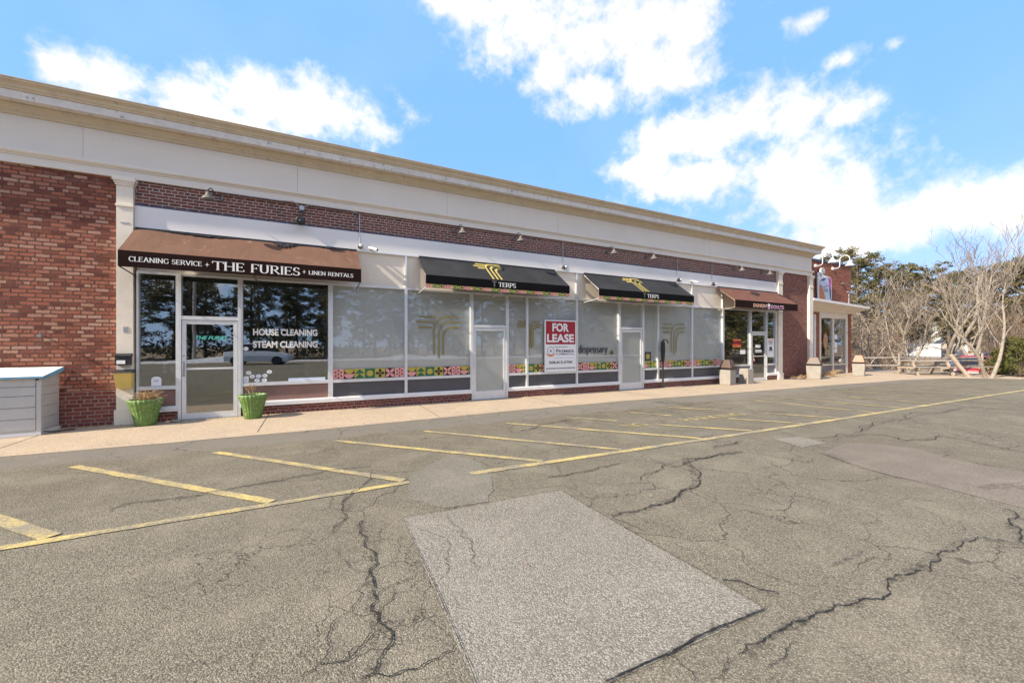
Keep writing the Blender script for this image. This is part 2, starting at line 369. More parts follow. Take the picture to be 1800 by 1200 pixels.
M['brushwood'] = leafmat('brushwood', (.08, .06, .042), (.30, .225, .16))
M['litter'] = leafmat('leaf_litter', (.10, .06, .035), (.30, .19, .10))
M['redleaf'] = leafmat('red_brown_leaves', (.18, .07, .04), (.30, .13, .07))

# ---------------------------------------------------------------- mesh helpers
def tag(o, label=None, cat=None, group=None, kind=None):
    if label: o['label'] = label
    if cat: o['category'] = cat
    if group: o['group'] = group
    if kind: o['kind'] = kind
    return o
def wloc(o):
    v = Vector((0, 0, 0))
    while o: v += o.location; o = o.parent
    return v
def empty(name, loc, label=None, cat=None, group=None):
    o = bpy.data.objects.new(name, None); scene.collection.objects.link(o); o.location = loc; o.empty_display_size = .1
    return tag(o, label, cat, group)
class MB:
    def __init__(s): s.v = []; s.f = []; s.mi = []
    def add(s, vs, fs, mi=0):
        n = len(s.v); s.v += [tuple(v) for v in vs]; s.f += [tuple(i + n for i in f) for f in fs]; s.mi += [mi] * len(fs); return s
    def box(s, x0, x1, y0, y1, z0, z1, mi=0):
        return s.add([(x, y, z) for z in (z0, z1) for y in (y0, y1) for x in (x0, x1)],
                     [(0, 2, 3, 1), (4, 5, 7, 6), (0, 1, 5, 4), (2, 6, 7, 3), (0, 4, 6, 2), (1, 3, 7, 5)], mi)
    def hexa(s, b, t, mi=0):                     # 4 bottom + 4 top points, same order (ccw from above)
        return s.add(list(b) + list(t), [(3, 2, 1, 0), (4, 5, 6, 7), (0, 1, 5, 4), (1, 2, 6, 5), (2, 3, 7, 6), (3, 0, 4, 7)], mi)
    def poly(s, pts, mi=0): return s.add(pts, [tuple(range(len(pts)))], mi)
    def plate(s, pts, y, th, mi=0):              # polygon in XZ given (x,z), front at y, thickness th toward +Y
        n = len(pts); a = [(p[0], y, p[1]) for p in pts]; b = [(p[0], y + th, p[1]) for p in pts]
        return s.add(a + b, [tuple(range(n)), tuple(range(2 * n - 1, n - 1, -1))] + [(i, i + n, (i + 1) % n + n, (i + 1) % n) for i in range(n)], mi)
    def tube(s, path, r, n=6, mi=0, cap=True):
        path = [Vector(p) for p in path]
        if not isinstance(r, (list, tuple)): r = [r] * len(path)
        rings = []; up = None
        for i, p in enumerate(path):
            d = (path[min(i + 1, len(path) - 1)] - path[max(i - 1, 0)])
            if d.length < 1e-9: d = Vector((0, 0, 1))
            d.normalize()
            if up is None: up = Vector((0, 0, 1)) if abs(d.z) < .9 else Vector((1, 0, 0))
            a = d.cross(up)
            if a.length < 1e-4: a = d.cross(Vector((.3, 1, .2)))
            a.normalize(); b = d.cross(a).normalized(); up = -b
            rings.append([p + (a * math.cos(2 * math.pi * k / n) + b * math.sin(2 * math.pi * k / n)) * r[i] for k in range(n)])
        vs = [v for rg in rings for v in rg]; fs = []
        for i in range(len(path) - 1):
            for k in range(n): fs.append((i * n + k, i * n + (k + 1) % n, (i + 1) * n + (k + 1) % n, (i + 1) * n + k))
        if cap: fs.append(tuple(range(n - 1, -1, -1))); fs.append(tuple(range((len(path) - 1) * n, len(path) * n)))
        return s.add(vs, fs, mi)
    def lathe(s, prof, c, n=20, mi=0, fn=None, axis='z'):
        vs = []
        for r, z in prof:
            for k in range(n):
                a = 2 * math.pi * k / n; rr = r * (fn(a, z) if fn else 1)
                p = (rr * math.cos(a), rr * math.sin(a), z)
                if axis == 'y': p = (p[0], p[2], p[1])
                vs.append((c[0] + p[0], c[1] + p[1], c[2] + p[2]))
        fs = [(i * n + k, i * n + (k + 1) % n, (i + 1) * n + (k + 1) % n, (i + 1) * n + k) for i in range(len(prof) - 1) for k in range(n)]
        fs.append(tuple(range(n - 1, -1, -1))); fs.append(tuple(range((len(prof) - 1) * n, len(prof) * n)))
        return s.add(vs, fs, mi)
    def build(s, name, mats, parent=None, loc=None, smooth=False, bevel=0):
        if not isinstance(mats, (list, tuple)): mats = [mats]
        off = wloc(parent) if parent else Vector(loc or (0, 0, 0))
        me = bpy.data.meshes.new(name)
        me.from_pydata([(v[0] - off.x, v[1] - off.y, v[2] - off.z) for v in s.v], [], s.f)
        for m in mats: me.materials.append(M[m])
        me.polygons.foreach_set('material_index', s.mi)
        if smooth: me.polygons.foreach_set('use_smooth', [True] * len(me.polygons))
        me.update()
        o = bpy.data.objects.new(name, me); scene.collection.objects.link(o)
        if parent: o.parent = parent
        elif loc: o.location = loc
        if bevel:
            b = o.modifiers.new('bevel', 'BEVEL'); b.width = bevel; b.segments = 2; b.limit_method = 'ANGLE'
        return o
def structure(name, mb, mats, **k): return tag(mb.build(name, mats, **k), kind='structure')
def copy_tree(o, parent=None):
    c = o.copy(); scene.collection.objects.link(c); c.parent = parent
    for ch in list(o.children): copy_tree(ch, c)
    return c

# letters ----------------------------------------------------------
def font_mesh(txt, offset=0.):
    cu = bpy.data.curves.new('lettering', 'FONT'); cu.body = txt; cu.offset = offset; cu.resolution_u = 3
    ob = bpy.data.objects.new('tmp', cu); scene.collection.objects.link(ob)
    bpy.context.view_layer.update()
    me = bpy.data.meshes.new_from_object(ob.evaluated_get(bpy.context.evaluated_depsgraph_get()))
    vs = [tuple(v.co) for v in me.vertices]; fs = [tuple(p.vertices) for p in me.polygons]
    bpy.data.objects.remove(ob); bpy.data.curves.remove(cu); bpy.data.meshes.remove(me)
    return vs, fs
def text(mb, txt, x0, x1, z0, z1, y, mi=0, offset=0., shear=0., fmap=None):
    vs, fs = font_mesh(txt, offset)
    ax, bx = min(v[0] for v in vs), max(v[0] for v in vs); az_, bz = min(v[1] for v in vs), max(v[1] for v in vs)
    out = []
    for v in vs:
        u = (v[0] - ax) / (bx - ax); w = (v[1] - az_) / (bz - az_)
        x = x0 + u * (x1 - x0) + shear * w * (z1 - z0); z = z0 + w * (z1 - z0)
        out.append(fmap(x, z) if fmap else (x, y, z))
    mb.add(out, fs, mi)
def ribbon(mb, pts, wfun, put, mi=0):
    n = len(pts); L = []; Rr = []
    for i in range(n):
        a = pts[max(i - 1, 0)]; b = pts[min(i + 1, n - 1)]
        dx, dy = b[0] - a[0], b[1] - a[1]; l = math.hypot(dx, dy) or 1e-9; dx /= l; dy /= l
        w = wfun(dx, dy) if callable(wfun) else wfun
        L.append((pts[i][0] - dy * w / 2, pts[i][1] + dx * w / 2)); Rr.append((pts[i][0] + dy * w / 2, pts[i][1] - dx * w / 2))
    vs = [put(*p) for p in L] + [put(*p) for p in Rr]
    mb.add(vs, [(i, n + i, n + i + 1, i + 1) for i in range(n - 1)], mi)
def arc(cx, cy, rx, ry, a0, a1, n=10): return [(cx + rx * math.cos(R(a0 + (a1 - a0) * i / n)), cy + ry * math.sin(R(a0 + (a1 - a0) * i / n))) for i in range(n + 1)]
SER = {  # width, strokes, serif positions (x, y)
 'T': (.82, [[(.02, .96), (.80, .96)], [(.41, .96), (.41, .0)], [(.03, .96), (.03, .76)], [(.79, .96), (.79, .76)]], [(.41, .02)]),
 'H': (.86, [[(.14, 0), (.14, 1)], [(.72, 0), (.72, 1)], [(.14, .5), (.72, .5)]], [(.14, .02), (.14, .98), (.72, .02), (.72, .98)]),
 'E': (.70, [[(.14, 0), (.14, 1)], [(.05, .97), (.60, .97)], [(.14, .51), (.48, .51)], [(.05, .03), (.63, .03)], [(.60, .97), (.60, .80)], [(.48, .60), (.48, .42)], [(.63, .03), (.63, .22)]], []),
 'F': (.66, [[(.14, 0), (.14, 1)], [(.05, .97), (.60, .97)], [(.14, .5), (.46, .5)], [(.60, .97), (.60, .80)], [(.46, .59), (.46, .41)]], [(.14, .02)]),
 'U': (.84, [[(.14, 1), (.14, .32)] + arc(.40, .30, .26, .28, 180, 360) + [(.66, .32), (.66, 1)]], [(.14, .98), (.66, .98)]),
 'R': (.80, [[(.14, 0), (.14, 1)], [(.14, .97)] + arc(.38, .73, .22, .24, 90, -90) + [(.14, .49)], [(.36, .49), (.74, .0)]], [(.14, .02), (.10, .98)]),
 'P': (.70, [[(.14, 0), (.14, 1)], [(.14, .97)] + arc(.38, .71, .22, .26, 90, -90) + [(.14, .45)]], [(.14, .02), (.10, .98)]),
 'I': (.32, [[(.16, 0), (.16, 1)]], [(.16, .02), (.16, .98)]),
 'S': (.64, [arc(.33, .73, .21, .24, 35, 250, 12) + arc(.31, .26, .23, .23, 70, -145, 12), [(.52, .94), (.52, .76)], [(.08, .06), (.08, .26)]], []),
 'C': (.78, [arc(.44, .5, .34, .48, 40, 320, 16), [(.70, .94), (.70, .72)]], []),
 'G': (.84, [arc(.44, .5, .34, .48, 40, 330, 16), [(.70, .94), (.70, .72)], [(.72, .06), (.72, .42)]], [(.70, .43)]),
 'L': (.64, [[(.14, 0), (.14, 1)], [(.05, .03), (.60, .03)], [(.60, .03), (.60, .24)]], [(.14, .98)]),
 'A': (.86, [[(.10, 0), (.42, 1)], [(.42, 1), (.76, 0)], [(.22, .33), (.64, .33)]], [(.10, .02), (.76, .02)]),
 'N': (.90, [[(.14, 0), (.14, 1)], [(.12, 1), (.74, 0)], [(.74, 0), (.74, 1)]], [(.14, .02), (.08, .98), (.74, .98)]),
 'V': (.84, [[(.08, 1), (.42, 0)], [(.42, 0), (.76, 1)]], [(.08, .98), (.76, .98)]),
 'd': (.62, [[(.47, 1.0), (.47, .0)], arc(.28, .32, .2, .30, 0, 360, 14)], [(.42, .98), (.52, .02)]),
 'i': (.30, [[(.15, .66), (.15, 0)], [(.15, .82), (.15, .95)]], [(.12, .65), (.15, .02)]),
 's': (.46, [arc(.23, .48, .15, .15, 35, 250, 10) + arc(.22, .17, .17, .15, 70, -145, 10)], []),
 'p': (.62, [[(.15, .66), (.15, -.30)], arc(.34, .32, .2, .30, 0, 360, 14)], [(.10, .65), (.15, -.29)]),
 'e': (.54, [[(.10, .36), (.46, .36)] + arc(.28, .34, .18, .28, 5, 315, 14)], []),
 'n': (.64, [[(.15, .66), (.15, 0)], [(.15, .45)] + arc(.32, .44, .16, .19, 150, 0, 8) + [(.48, .3), (.48, 0)]], [(.10, .65), (.15, .02), (.48, .02)]),
 'a': (.54, [arc(.26, .46, .15, .16, 150, 0, 8) + [(.41, .3), (.41, .0)], arc(.25, .20, .16, .18, 0, 360, 12)], [(.47, .02)]),
 'r': (.46, [[(.15, .66), (.15, 0)], [(.15, .42)] + arc(.32, .40, .15, .22, 150, 60, 5)], [(.10, .65), (.15, .02)]),
 'y': (.58, [[(.08, .66), (.30, 0)], [(.50, .66), (.22, -.26), (.10, -.28)]], [(.08, .65), (.50, .65)]),
}
def serif(mb, s, x0, x1, z0, cap, y, mi=0, wv=.155, wh=.055, fmap=None):
    tot = sum(.42 if c == ' ' else SER[c][0] for c in s); sx = (x1 - x0) / tot; k = 0; x = 0
    for c in s:
        if c == ' ': x += .42; continue
        w, st, se = SER[c]; k = 0
        def put(px, py, kk, xx=x):
            X, Z = x0 + (xx + px) * sx, z0 + py * cap
            return fmap(X, Z, kk * .0003) if fmap else (X, y - kk * .0003, Z)
        for p in st:
            if len(p) == 2: (a, b), (c2, d) = p; p = [(a + (c2 - a) * t / 2, b + (d - b) * t / 2) for t in range(3)]
            k += 1; f_ = .45 if (len(p) == 3 and p[0][0] == p[2][0] and abs(p[0][1] - p[2][1]) < .4) else 1; ribbon(mb, p, lambda dx, dy, f_=f_: math.hypot(wv * f_ * dy, wh * dx), lambda a, b, kk=k: put(a, b, kk), mi)
        for (a, b) in se:
            k += 1; ribbon(mb, [(a - .13, b), (a + .13, b)], .045, lambda q, r, kk=k: put(q, r, kk), mi)
        x += w
CRACKS=[(0.016, [(0.718, -5.425), (0.547, -5.897), (0.345, -6.209), (0.308, -6.682), (0.197, -6.966)]), (0.02, [(0.441, -6.817), (0.434, -7.171), (0.456, -7.483), (0.382, -7.738), (0.372, -7.948), (0.336, -8.145), (0.361, -8.254), (0.412, -8.369), (0.386, -8.473), (0.317, -8.545), (0.293, -8.612), (0.213, -8.635)]), (0.009, [(0.382, -7.738), (0.282, -7.901), (0.303, -7.945), (0.251, -8.043), (0.142, -8.128), (0.101, -8.234), (0.102, -8.35), (0.059, -8.453), (-0.051, -8.509)]), (0.011, [(0.332, -8.239), (0.267, -8.39), (0.203, -8.466), (0.11, -8.469), (0.059, -8.453)]), (0.008, [(0.72, -7.853), (0.537, -7.929), (0.442, -7.95), (0.355, -8.066)]), (0.006, [(0.537, -7.929), (0.494, -8.059), (0.398, -8.118), (0.359, -8.212)]), (0.006, [(0.215, -7.215), (0.253, -7.511), (0.315, -7.666), (0.382, -7.738)]), (0.014, [(0.701, -8.635), (0.586, -8.683), (0.496, -8.696), (0.389, -8.68), (0.279, -8.623), (0.214, -8.627)]), (0.006, [(0.797, -6.999), (0.95, -7.38), (0.947, -7.734), (0.856, -7.981), (0.74, -8.103)]), (0.007, [(1.168, -7.054), (1.177, -7.381), (1.174, -7.656), (1.058, -7.923), (1.105, -8.05)]), (0.02, [(-1.711, -5.472), (-1.61, -5.332), (-1.354, -5.381), (-1.073, -5.397), (-0.838, -5.334), (-0.635, -5.291), (-0.391, -5.261), (-0.009, -5.174), (0.379, -5.124), (0.719, -5.165)]), (0.014, [(0.787, -6.927), (0.743, -7.804), (0.73, -8.318), (0.715, -8.664), (0.702, -8.895)]), (0.035, [(2.512, -7.776), (2.769, -7.802), (3.118, -7.793), (3.479, -7.728), (3.827, -7.626), (4.113, -7.458), (4.461, -7.082), (4.742, -6.787)]), (0.03, [(4.684, -6.835), (4.878, -6.888), (5.247, -6.884), (5.715, -6.919)]), (0.02, [(3.462, -7.18), (3.959, -7.022), (4.54, -6.837)]), (0.03, [(2.5, -8.898), (2.587, -8.961), (2.611, -9.061), (2.682, -9.163)]), (0.022, [(1.964, -9.368), (2.166, -9.362), (2.336, -9.355), (2.621, -9.371), (2.859, -9.379), (3.081, -9.432), (3.313, -9.487), (3.722, -9.449), (4.045, -9.453), (4.403, -9.457), (4.707, -9.439), (4.936, -9.477), (5.03, -9.579), (5.049, -9.691)]), (0.03, [(6.033, -9.401), (5.829, -9.51), (5.577, -9.511), (5.329, -9.623), (5.084, -9.684)]), (0.022, [(1.253, -9.177), (1.445, -9.183), (1.668, -9.196), (1.998, -9.181), (2.227, -9.196), (2.448, -9.212)]), (0.01, [(1.906, -9.338), (1.849, -9.37), (1.789, -9.397), (1.71, -9.393)]), (0.01, [(1.653, -9.209), (1.645, -9.285), (1.652, -9.345), (1.61, -9.378)]), (0.012, [(2.02, -9.477), (2.152, -9.485), (2.211, -9.452), (2.329, -9.446)]), (0.015, [(2.512, -7.776), (2.53, -8.013), (2.561, -8.149)]), (0.008, [(3.789, -7.656), (3.789, -7.797), (3.721, -7.98), (3.528, -8.057)]), (0.008, [(2.745, -7.826), (2.706, -8.041), (2.797, -8.15), (2.758, -8.362)]), (0.02, [(6.701, -7.516), (6.349, -8.049), (6.302, -8.446), (6.346, -8.764), (6.284, -8.934)]), (0.03, [(7.64, -6.936), (8.067, -7.077), (8.801, -7.21), (9.006, -7.398), (8.811, -7.761), (9.237, -7.905), (9.765, -7.867), (9.801, -8.194), (9.571, -8.495), (9.433, -8.858)]), (0.03, [(8.806, -7.042), (9.156, -7.043), (9.97, -6.874), (11.449, -6.956), (13.541, -6.951), (15.257, -7.024)]), (0.03, [(4.43, -6.974), (4.713, -6.926), (5.247, -6.884), (5.74, -6.932)]), (0.02, [(8.067, -8.593), (7.956, -8.826), (8.097, -8.989)]), (0.02, [(5.937, -7.009), (5.877, -7.315), (5.96, -7.662), (6.298, -7.636)]), (0.02, [(7.016, -3.971), (6.648, -4.558), (6.281, -5.036)]), (0.03, [(2.551, -6.602), (2.839, -6.633), (3.292, -6.616), (3.72, -6.563)]), (0.03, [(3.488, -4.185), (3.791, -4.132), (4.49, -3.798), (4.935, -3.769)]), (0.03, [(5.568, -6.606), (5.885, -6.575), (6.396, -6.524)])]
STAINS=[[(2.142, -9.362), (2.331, -9.327), (2.56, -9.326), (2.664, -9.365), (2.581, -9.391), (2.393, -9.384), (2.193, -9.376)], [(6.713, -7.523), (6.79, -7.619), (6.631, -7.858), (6.498, -7.86), (6.571, -7.671)], [(6.694, -8.928), (6.835, -9.083), (7.365, -9.251), (7.028, -9.315), (6.587, -9.14)], [(4.713, -3.567), (4.975, -3.61), (5.021, -3.901), (4.757, -4.017), (4.636, -3.839)], [(5.623, -3.563), (5.967, -3.537), (6.025, -3.709), (5.702, -3.853)], [(6.68, -3.407), (7.071, -3.377), (7.351, -3.425), (6.938, -3.607)], [(8.35, -2.65), (9.064, -2.549), (9.124, -2.986), (8.491, -3.155)], [(8.799, -3.028), (9.508, -2.999), (9.372, -3.466), (8.649, -3.561)], [(9.543, -3.201), (10.0, -3.344), (9.794, -3.537), (9.328, -3.5)], [(6.534, -2.861), (6.829, -2.837), (6.787, -2.99), (6.511, -2.995)], [(6.005, -3.239), (6.248, -3.253), (6.174, -3.391), (5.977, -3.376)], [(9.084, -3.811), (9.355, -3.897), (9.133, -4.017), (8.973, -3.935)], [(9.358, -4.208), (9.47, -4.265), (9.268, -4.382), (9.21, -4.329)], [(5.61, -6.9), (5.784, -6.919), (5.695, -6.987), (5.58, -6.954)], [(9.65, -4.958), (9.987, -5.071), (9.869, -5.305), (9.489, -5.224)], [(14.618, -4.891), (14.968, -5.07), (14.634, -5.216), (14.317, -5.054)], [(3.333, -9.151), (3.602, -9.139), (3.934, -9.13), (3.818, -9.158), (3.508, -9.178)], [(3.394, -9.392), (3.634, -9.404), (3.964, -9.433), (3.975, -9.459), (3.504, -9.449)]]
PATCH = {'mauve': [(6.687, -7.521), (7.783, -7.362), (8.282, -7.978), (7.932, -8.663), (7.965, -9.137), (6.223, -9.468), (6.286, -8.934), (6.295, -8.45)], 'big': [(0.775, -6.935), (2.458, -7.012), (2.45, -9.21), (1.247, -9.184), (0.917, -9.184), (0.692, -9.084)], 'small': [(6.963, -6.681), (7.591, -6.77), (7.477, -7.247), (6.796, -7.216)], 'round': [(1.093, -5.739), (1.815, -5.126), (2.092, -5.729), (1.86, -6.569), (1.649, -6.919), (1.179, -6.885), (0.935, -6.553)], 'r2': [(5.977, -5.721), (6.362, -5.684), (6.531, -5.85), (6.389, -5.996), (6.081, -6.044), (5.877, -5.892)]}
# ================================================================ the ground
def sstep(a, b, x):
    t = max(0., min(1., (x - a) / (b - a))); return t * t * (3 - 2 * t)
def gz(x, y): return -.06 - .62 * sstep(33.3, 35.6, x) * (1 - sstep(44, 52, x)) + (1.2 * sstep(70, 120, x))
g = MB(); N = 90
xs = [-300 + 260 * (i / 12) for i in range(12)] + [-40 + i * 2 for i in range(70)] + [100 + i * 25 for i in range(14)]
ys = [-300 + 30 * i for i in range(9)] + [-40 + 2 * i for i in range(40)] + [40 + 30 * i for i in range(10)]
vs = [(x, y, gz(x, y)) for y in ys for x in xs]; nx = len(xs)
g.add(vs, [(j * nx + i, j * nx + i + 1, (j + 1) * nx + i + 1, (j + 1) * nx + i) for j in range(len(ys) - 1) for i in range(nx - 1)])
structure('ground', g, 'ground', smooth=True)
EDGE = [(-40, -2.3), (-3.9, -2.3), (-2, -2.36), (.18, -2.35), (4.36, -2.13), (8.03, -2.06), (11.2, -2.24), (15.9, -2.44), (19, -2.51), (21.2, -2.7), (23.8, -2.72), (26.9, -3.4), (28.6, -4.4), (29.2, -5.5), (29.6, -9), (30, -30)]
def jag(pts, step, amp):
    out = []
    for a, b in zip(pts, pts[1:]):
        n = max(1, int(math.hypot(b[0] - a[0], b[1] - a[1]) / step))
        for i in range(n): out.append((a[0] + (b[0] - a[0]) * i / n + random.uniform(-amp, amp), a[1] + (b[1] - a[1]) * i / n + random.uniform(-amp, amp)))
    return out + [pts[-1]]
ej = jag(EDGE, .25, .012)
p = MB(); p.poly([(x, y, 0) for x, y in ej] + [(-40, -30, 0)])
structure('parking_lot', p, 'asphalt')
s = MB(); top = [(x, y, .004) for x, y in ej if x < 29.05] + [(33.2, -5.4, .004), (32.6, 2.2, .004), (27.3, 9, .004), (27.3, .62, .004), (21.9, .62, .004), (21.9, .04, .004), (-40, .04, .004)]
s.poly(top)
structure('sidewalk', s, 'walk')
j = MB()
for i in range(22):
    x = -7.6 + i * 3.4
    a = (x, -.02); b = (x - .02, -2.1)
    if x > 28: break
    j.add([(a[0] - .006, a[1], .0065), (a[0] + .006, a[1], .0065), (b[0] + .006, b[1], .0065), (b[0] - .006, b[1], .0065)], [(0, 3, 2, 1)])
structure('sidewalk_joints', j, 'crack')
def sheet(name, pts, z, mat, step=.3, amp=.012):
    q = jag(list(pts) + [pts[0]], step, amp)[:-1]
    mb = MB(); mb.poly([(x, y, z) for x, y in q]); 
    o = structure(name, mb, mat)
    return o
def ccw(pts):
    a = sum(p[0] * q[1] - q[0] * p[1] for p, q in zip(pts, pts[1:] + pts[:1])); return pts if a > 0 else pts[::-1]
sheet('asphalt_patch', ccw(PATCH['big']), .004, 'patch', .4, .006)
sheet('asphalt_patch', ccw(PATCH['small']), .004, 'patch', .2, .012)
sheet('asphalt_patch', ccw(PATCH['mauve']), .004, 'patch2', .4, .02)
def blob(name, pts, z, mat, step=.12, amp=.03): return sheet(name, ccw(pts), z, mat, step, amp)
blob('asphalt_patch', PATCH['round'], .004, 'patch3')
blob('asphalt_patch', PATCH['r2'], .004, 'patch3')

# painted lines
ln = MB(); fd = MB()
def line(mb, a, b, w, z=.008, n=14):
    dx, dy = b[0] - a[0], b[1] - a[1]; l = math.hypot(dx, dy); nx_, ny_ = -dy / l * w / 2, dx / l * w / 2
    n = max(2, int(l / .12)); L = []; Rr = []
    for i in range(n + 1):
        t = i / n; x, y = a[0] + dx * t, a[1] + dy * t
        L.append((x + nx_ * random.uniform(.85, 1.1), y + ny_ * random.uniform(.85, 1.1), z)); Rr.append((x - nx_ * random.uniform(.85, 1.1), y - ny_ * random.uniform(.85, 1.1), z))
    mb.add(L + Rr, [(i, n + 1 + i, n + 2 + i, i + 1) for i in range(n)])
line(ln, (-2.32, -6.05), (1.05, -6.0), .10)
for a, b in [((1.78, -6.04), (5.95, -6.17)), ((5.95, -6.17), (10.3, -6.27)), ((10.3, -6.27), (23.0, -6.45))]: line(ln, a, b, .12)
for a, b in [((-2.726, -3.4), (-.33, -5.95)), ((-1.225, -3.4), (1.0, -5.92)), ((.406, -3.45), (2.85, -6.0)), ((1.9, -3.4), (4.23, -6.04)), ((3.57, -3.43), (5.93, -6.1))]: line(ln, a, b, .11, .009)
line(ln, (-2.75, -5.02), (-1.90, -5.97), .13, .009); line(ln, (-3.0, -5.2), (-2.28, -5.97), .10, .009)
for a, b in [((5.0, -3.46), (5.73, -4.27)), ((6.12, -4.86), (7.3, -6.13)), ((6.71, -3.6), (7.22, -4.36)), ((8.03, -5.16), (8.87, -6.18)), ((8.13, -3.48), (8.87, -4.33)), ((9.42, -5.1), (10.23, -6.23)), ((11.26, -3.75), (11.77, -6.24)), ((12.6, -3.72), (13.25, -6.28)), ((14.35, -3.7), (14.9, -6.3))]: line(ln, a, b, .1, .009)
for x in (16.2, 18.0, 19.8, 21.6, 23.4, 25.2, 27.0): line(fd, (x, -3.75), (x + .55, -6.3), .09, .009)
structure('parking_lines', ln, 'paint')
structure('faded_parking_lines', fd, 'paint_faded')
tx = MB()
def gmap(ox, oy, ux, uy, vx, vy): return lambda x, z: (ox + x * ux + z * vx, oy + x * uy + z * vy, .009)
text(tx, 'NO', 0, 1, 0, 1, 0, 0, .02, fmap=gmap(5.55, -4.90, .50, -.02, -.10, .30))
text(tx, 'PARKING', 0, 1, 0, 1, 0, 0, .02, fmap=gmap(7.05, -5.0, 1.85, -.07, -.10, .30))
structure('parking_lettering', tx, 'paint_faded')
# leaves and grit blown against the wall and into the lot
lt = MB(); rnd = random.Random(21)
for i in range(1500):
    r_ = rnd.random()
    if r_ < .45: x, y = rnd.uniform(-4, 30), -abs(rnd.gauss(0, .12)) - .08
    elif r_ < .6: x, y = rnd.uniform(19.5, 28.5), rnd.uniform(-2.2, .3)
    elif r_ < .72: x, y = rnd.uniform(-6, 28), -2.25 + rnd.gauss(0, .15)
    else: x, y = rnd.uniform(-4, 28), rnd.uniform(-9, -.3)
    s_ = rnd.uniform(.006, .022) * (1 if r_ < .72 else .7); a = rnd.uniform(0, 3.1); c_, d_ = math.cos(a) * s_, math.sin(a) * s_; z = rnd.uniform(.012, .02)
    lt.add([(x - c_, y - d_, z), (x + d_ * .6, y - c_ * .6, z + rnd.uniform(0, .006)), (x + c_, y + d_, z + rnd.uniform(0, .01)), (x - d_ * .6, y + c_ * .6, z)], [(0, 1, 2, 3)])
tag(lt.build('leaf_litter', 'litter', loc=(8, -1, 0)), 'scattered dead leaves and grit on the walk and the lot', 'leaf litter', kind='stuff')

# cracks, tar smudges
def fract(pts, depth, amp):
    for _ in range(depth):
        out = [pts[0]]
        for a, b in zip(pts, pts[1:]):
            l = math.hypot(b[0] - a[0], b[1] - a[1]); o = random.uniform(-amp, amp) * l
            out += [((a[0] + b[0]) / 2 - (b[1] - a[1]) / (l + 1e-9) * o, (a[1] + b[1]) / 2 + (b[0] - a[0]) / (l + 1e-9) * o), b]
        pts = out
    return pts
ck = MB(); sm = MB()
SEAMS = []
for q_ in (PATCH['big'], PATCH['small']):
    for a_, b_ in zip(q_, q_[1:] + q_[:1]): SEAMS.append((.011, [a_, b_]))
for i, (w, pts) in enumerate(CRACKS + SEAMS):
    if i == 11: continue
    n0 = 4 if i < len(CRACKS) else 6; w *= .85 if i < 12 else .6
    q = fract(list(pts), n0, .006 if i >= len(CRACKS) else (.03 if i in (11, 18, 25) else .16))
    ww = [w * .5 * random.uniform(.35, 1.25) * math.sin(math.pi * min(1, max(.08, k / (len(q) - 1) * .92 + .06))) ** .4 for k in range(len(q))]
    far = w >= .03
    kz = .0098 + .00015 * i
    vsL = []; vsR = []
    for k in range(len(q)):
        a = q[max(k - 1, 0)]; b = q[min(k + 1, len(q) - 1)]; dx, dy = b[0] - a[0], b[1] - a[1]; l = math.hypot(dx, dy) or 1
        h = ww[k] * (.55 if far else .8)
        vsL.append((q[k][0] - dy / l * h, q[k][1] + dx / l * h, kz)); vsR.append((q[k][0] + dy / l * h, q[k][1] - dx / l * h, kz))
    n = len(q); ck.add(vsL + vsR, [(m_, n + m_, n + m_ + 1, m_ + 1) for m_ in range(n - 1)])
    if w >= .0125 and i != 11 and i < len(CRACKS):
        q2 = fract(list(pts), 3, .03 if i in (18, 25) else .12); n = len(q2); A = []; B = []
        for k in range(n):
            a = q2[max(k - 1, 0)]; b = q2[min(k + 1, n - 1)]; dx, dy = b[0] - a[0], b[1] - a[1]; l = math.hypot(dx, dy) or 1
            h1, h2 = w * random.uniform(.4, 3.4), w * random.uniform(.4, 3.4)
            A.append((q2[k][0] - dy / l * h1, q2[k][1] + dx / l * h1, kz - .0052)); B.append((q2[k][0] + dy / l * h2, q2[k][1] - dx / l * h2, kz - .0052))
        sm.add(A + B, [(m_, n + m_, n + m_ + 1, m_ + 1) for m_ in range(n - 1)])
structure('pavement_cracks', ck, 'crack')
for i, pts in enumerate(STAINS):
    q = jag(ccw([tuple(p) for p in pts]) + [ccw([tuple(p) for p in pts])[0]], .05, .03)[:-1]
    sm.poly([(x, y, .0103 + .0002 * i) for x, y in q])
structure('tar_smudges', sm, 'smudge')
sn = MB()
for (x, y, rx, ry, h) in ((29.35, -5.75, .5, .22, .07), (9.2, -1.35, .0, .0, 0),):
    if rx: sn.lathe([(1, 0), (.8, .5), (.4, .9), (.05, 1)], (0, 0, 0), 14)
sn.v = [(29.35 + v[0] * .5, -5.75 + v[1] * .25, .0 + v[2] * .08) for v in sn.v]
tag(sn.build('snow_patch', 'snow', loc=(29.35, -5.75, 0)), 'small lump of old snow at the lot edge beside the evergreen shrub', 'snow')

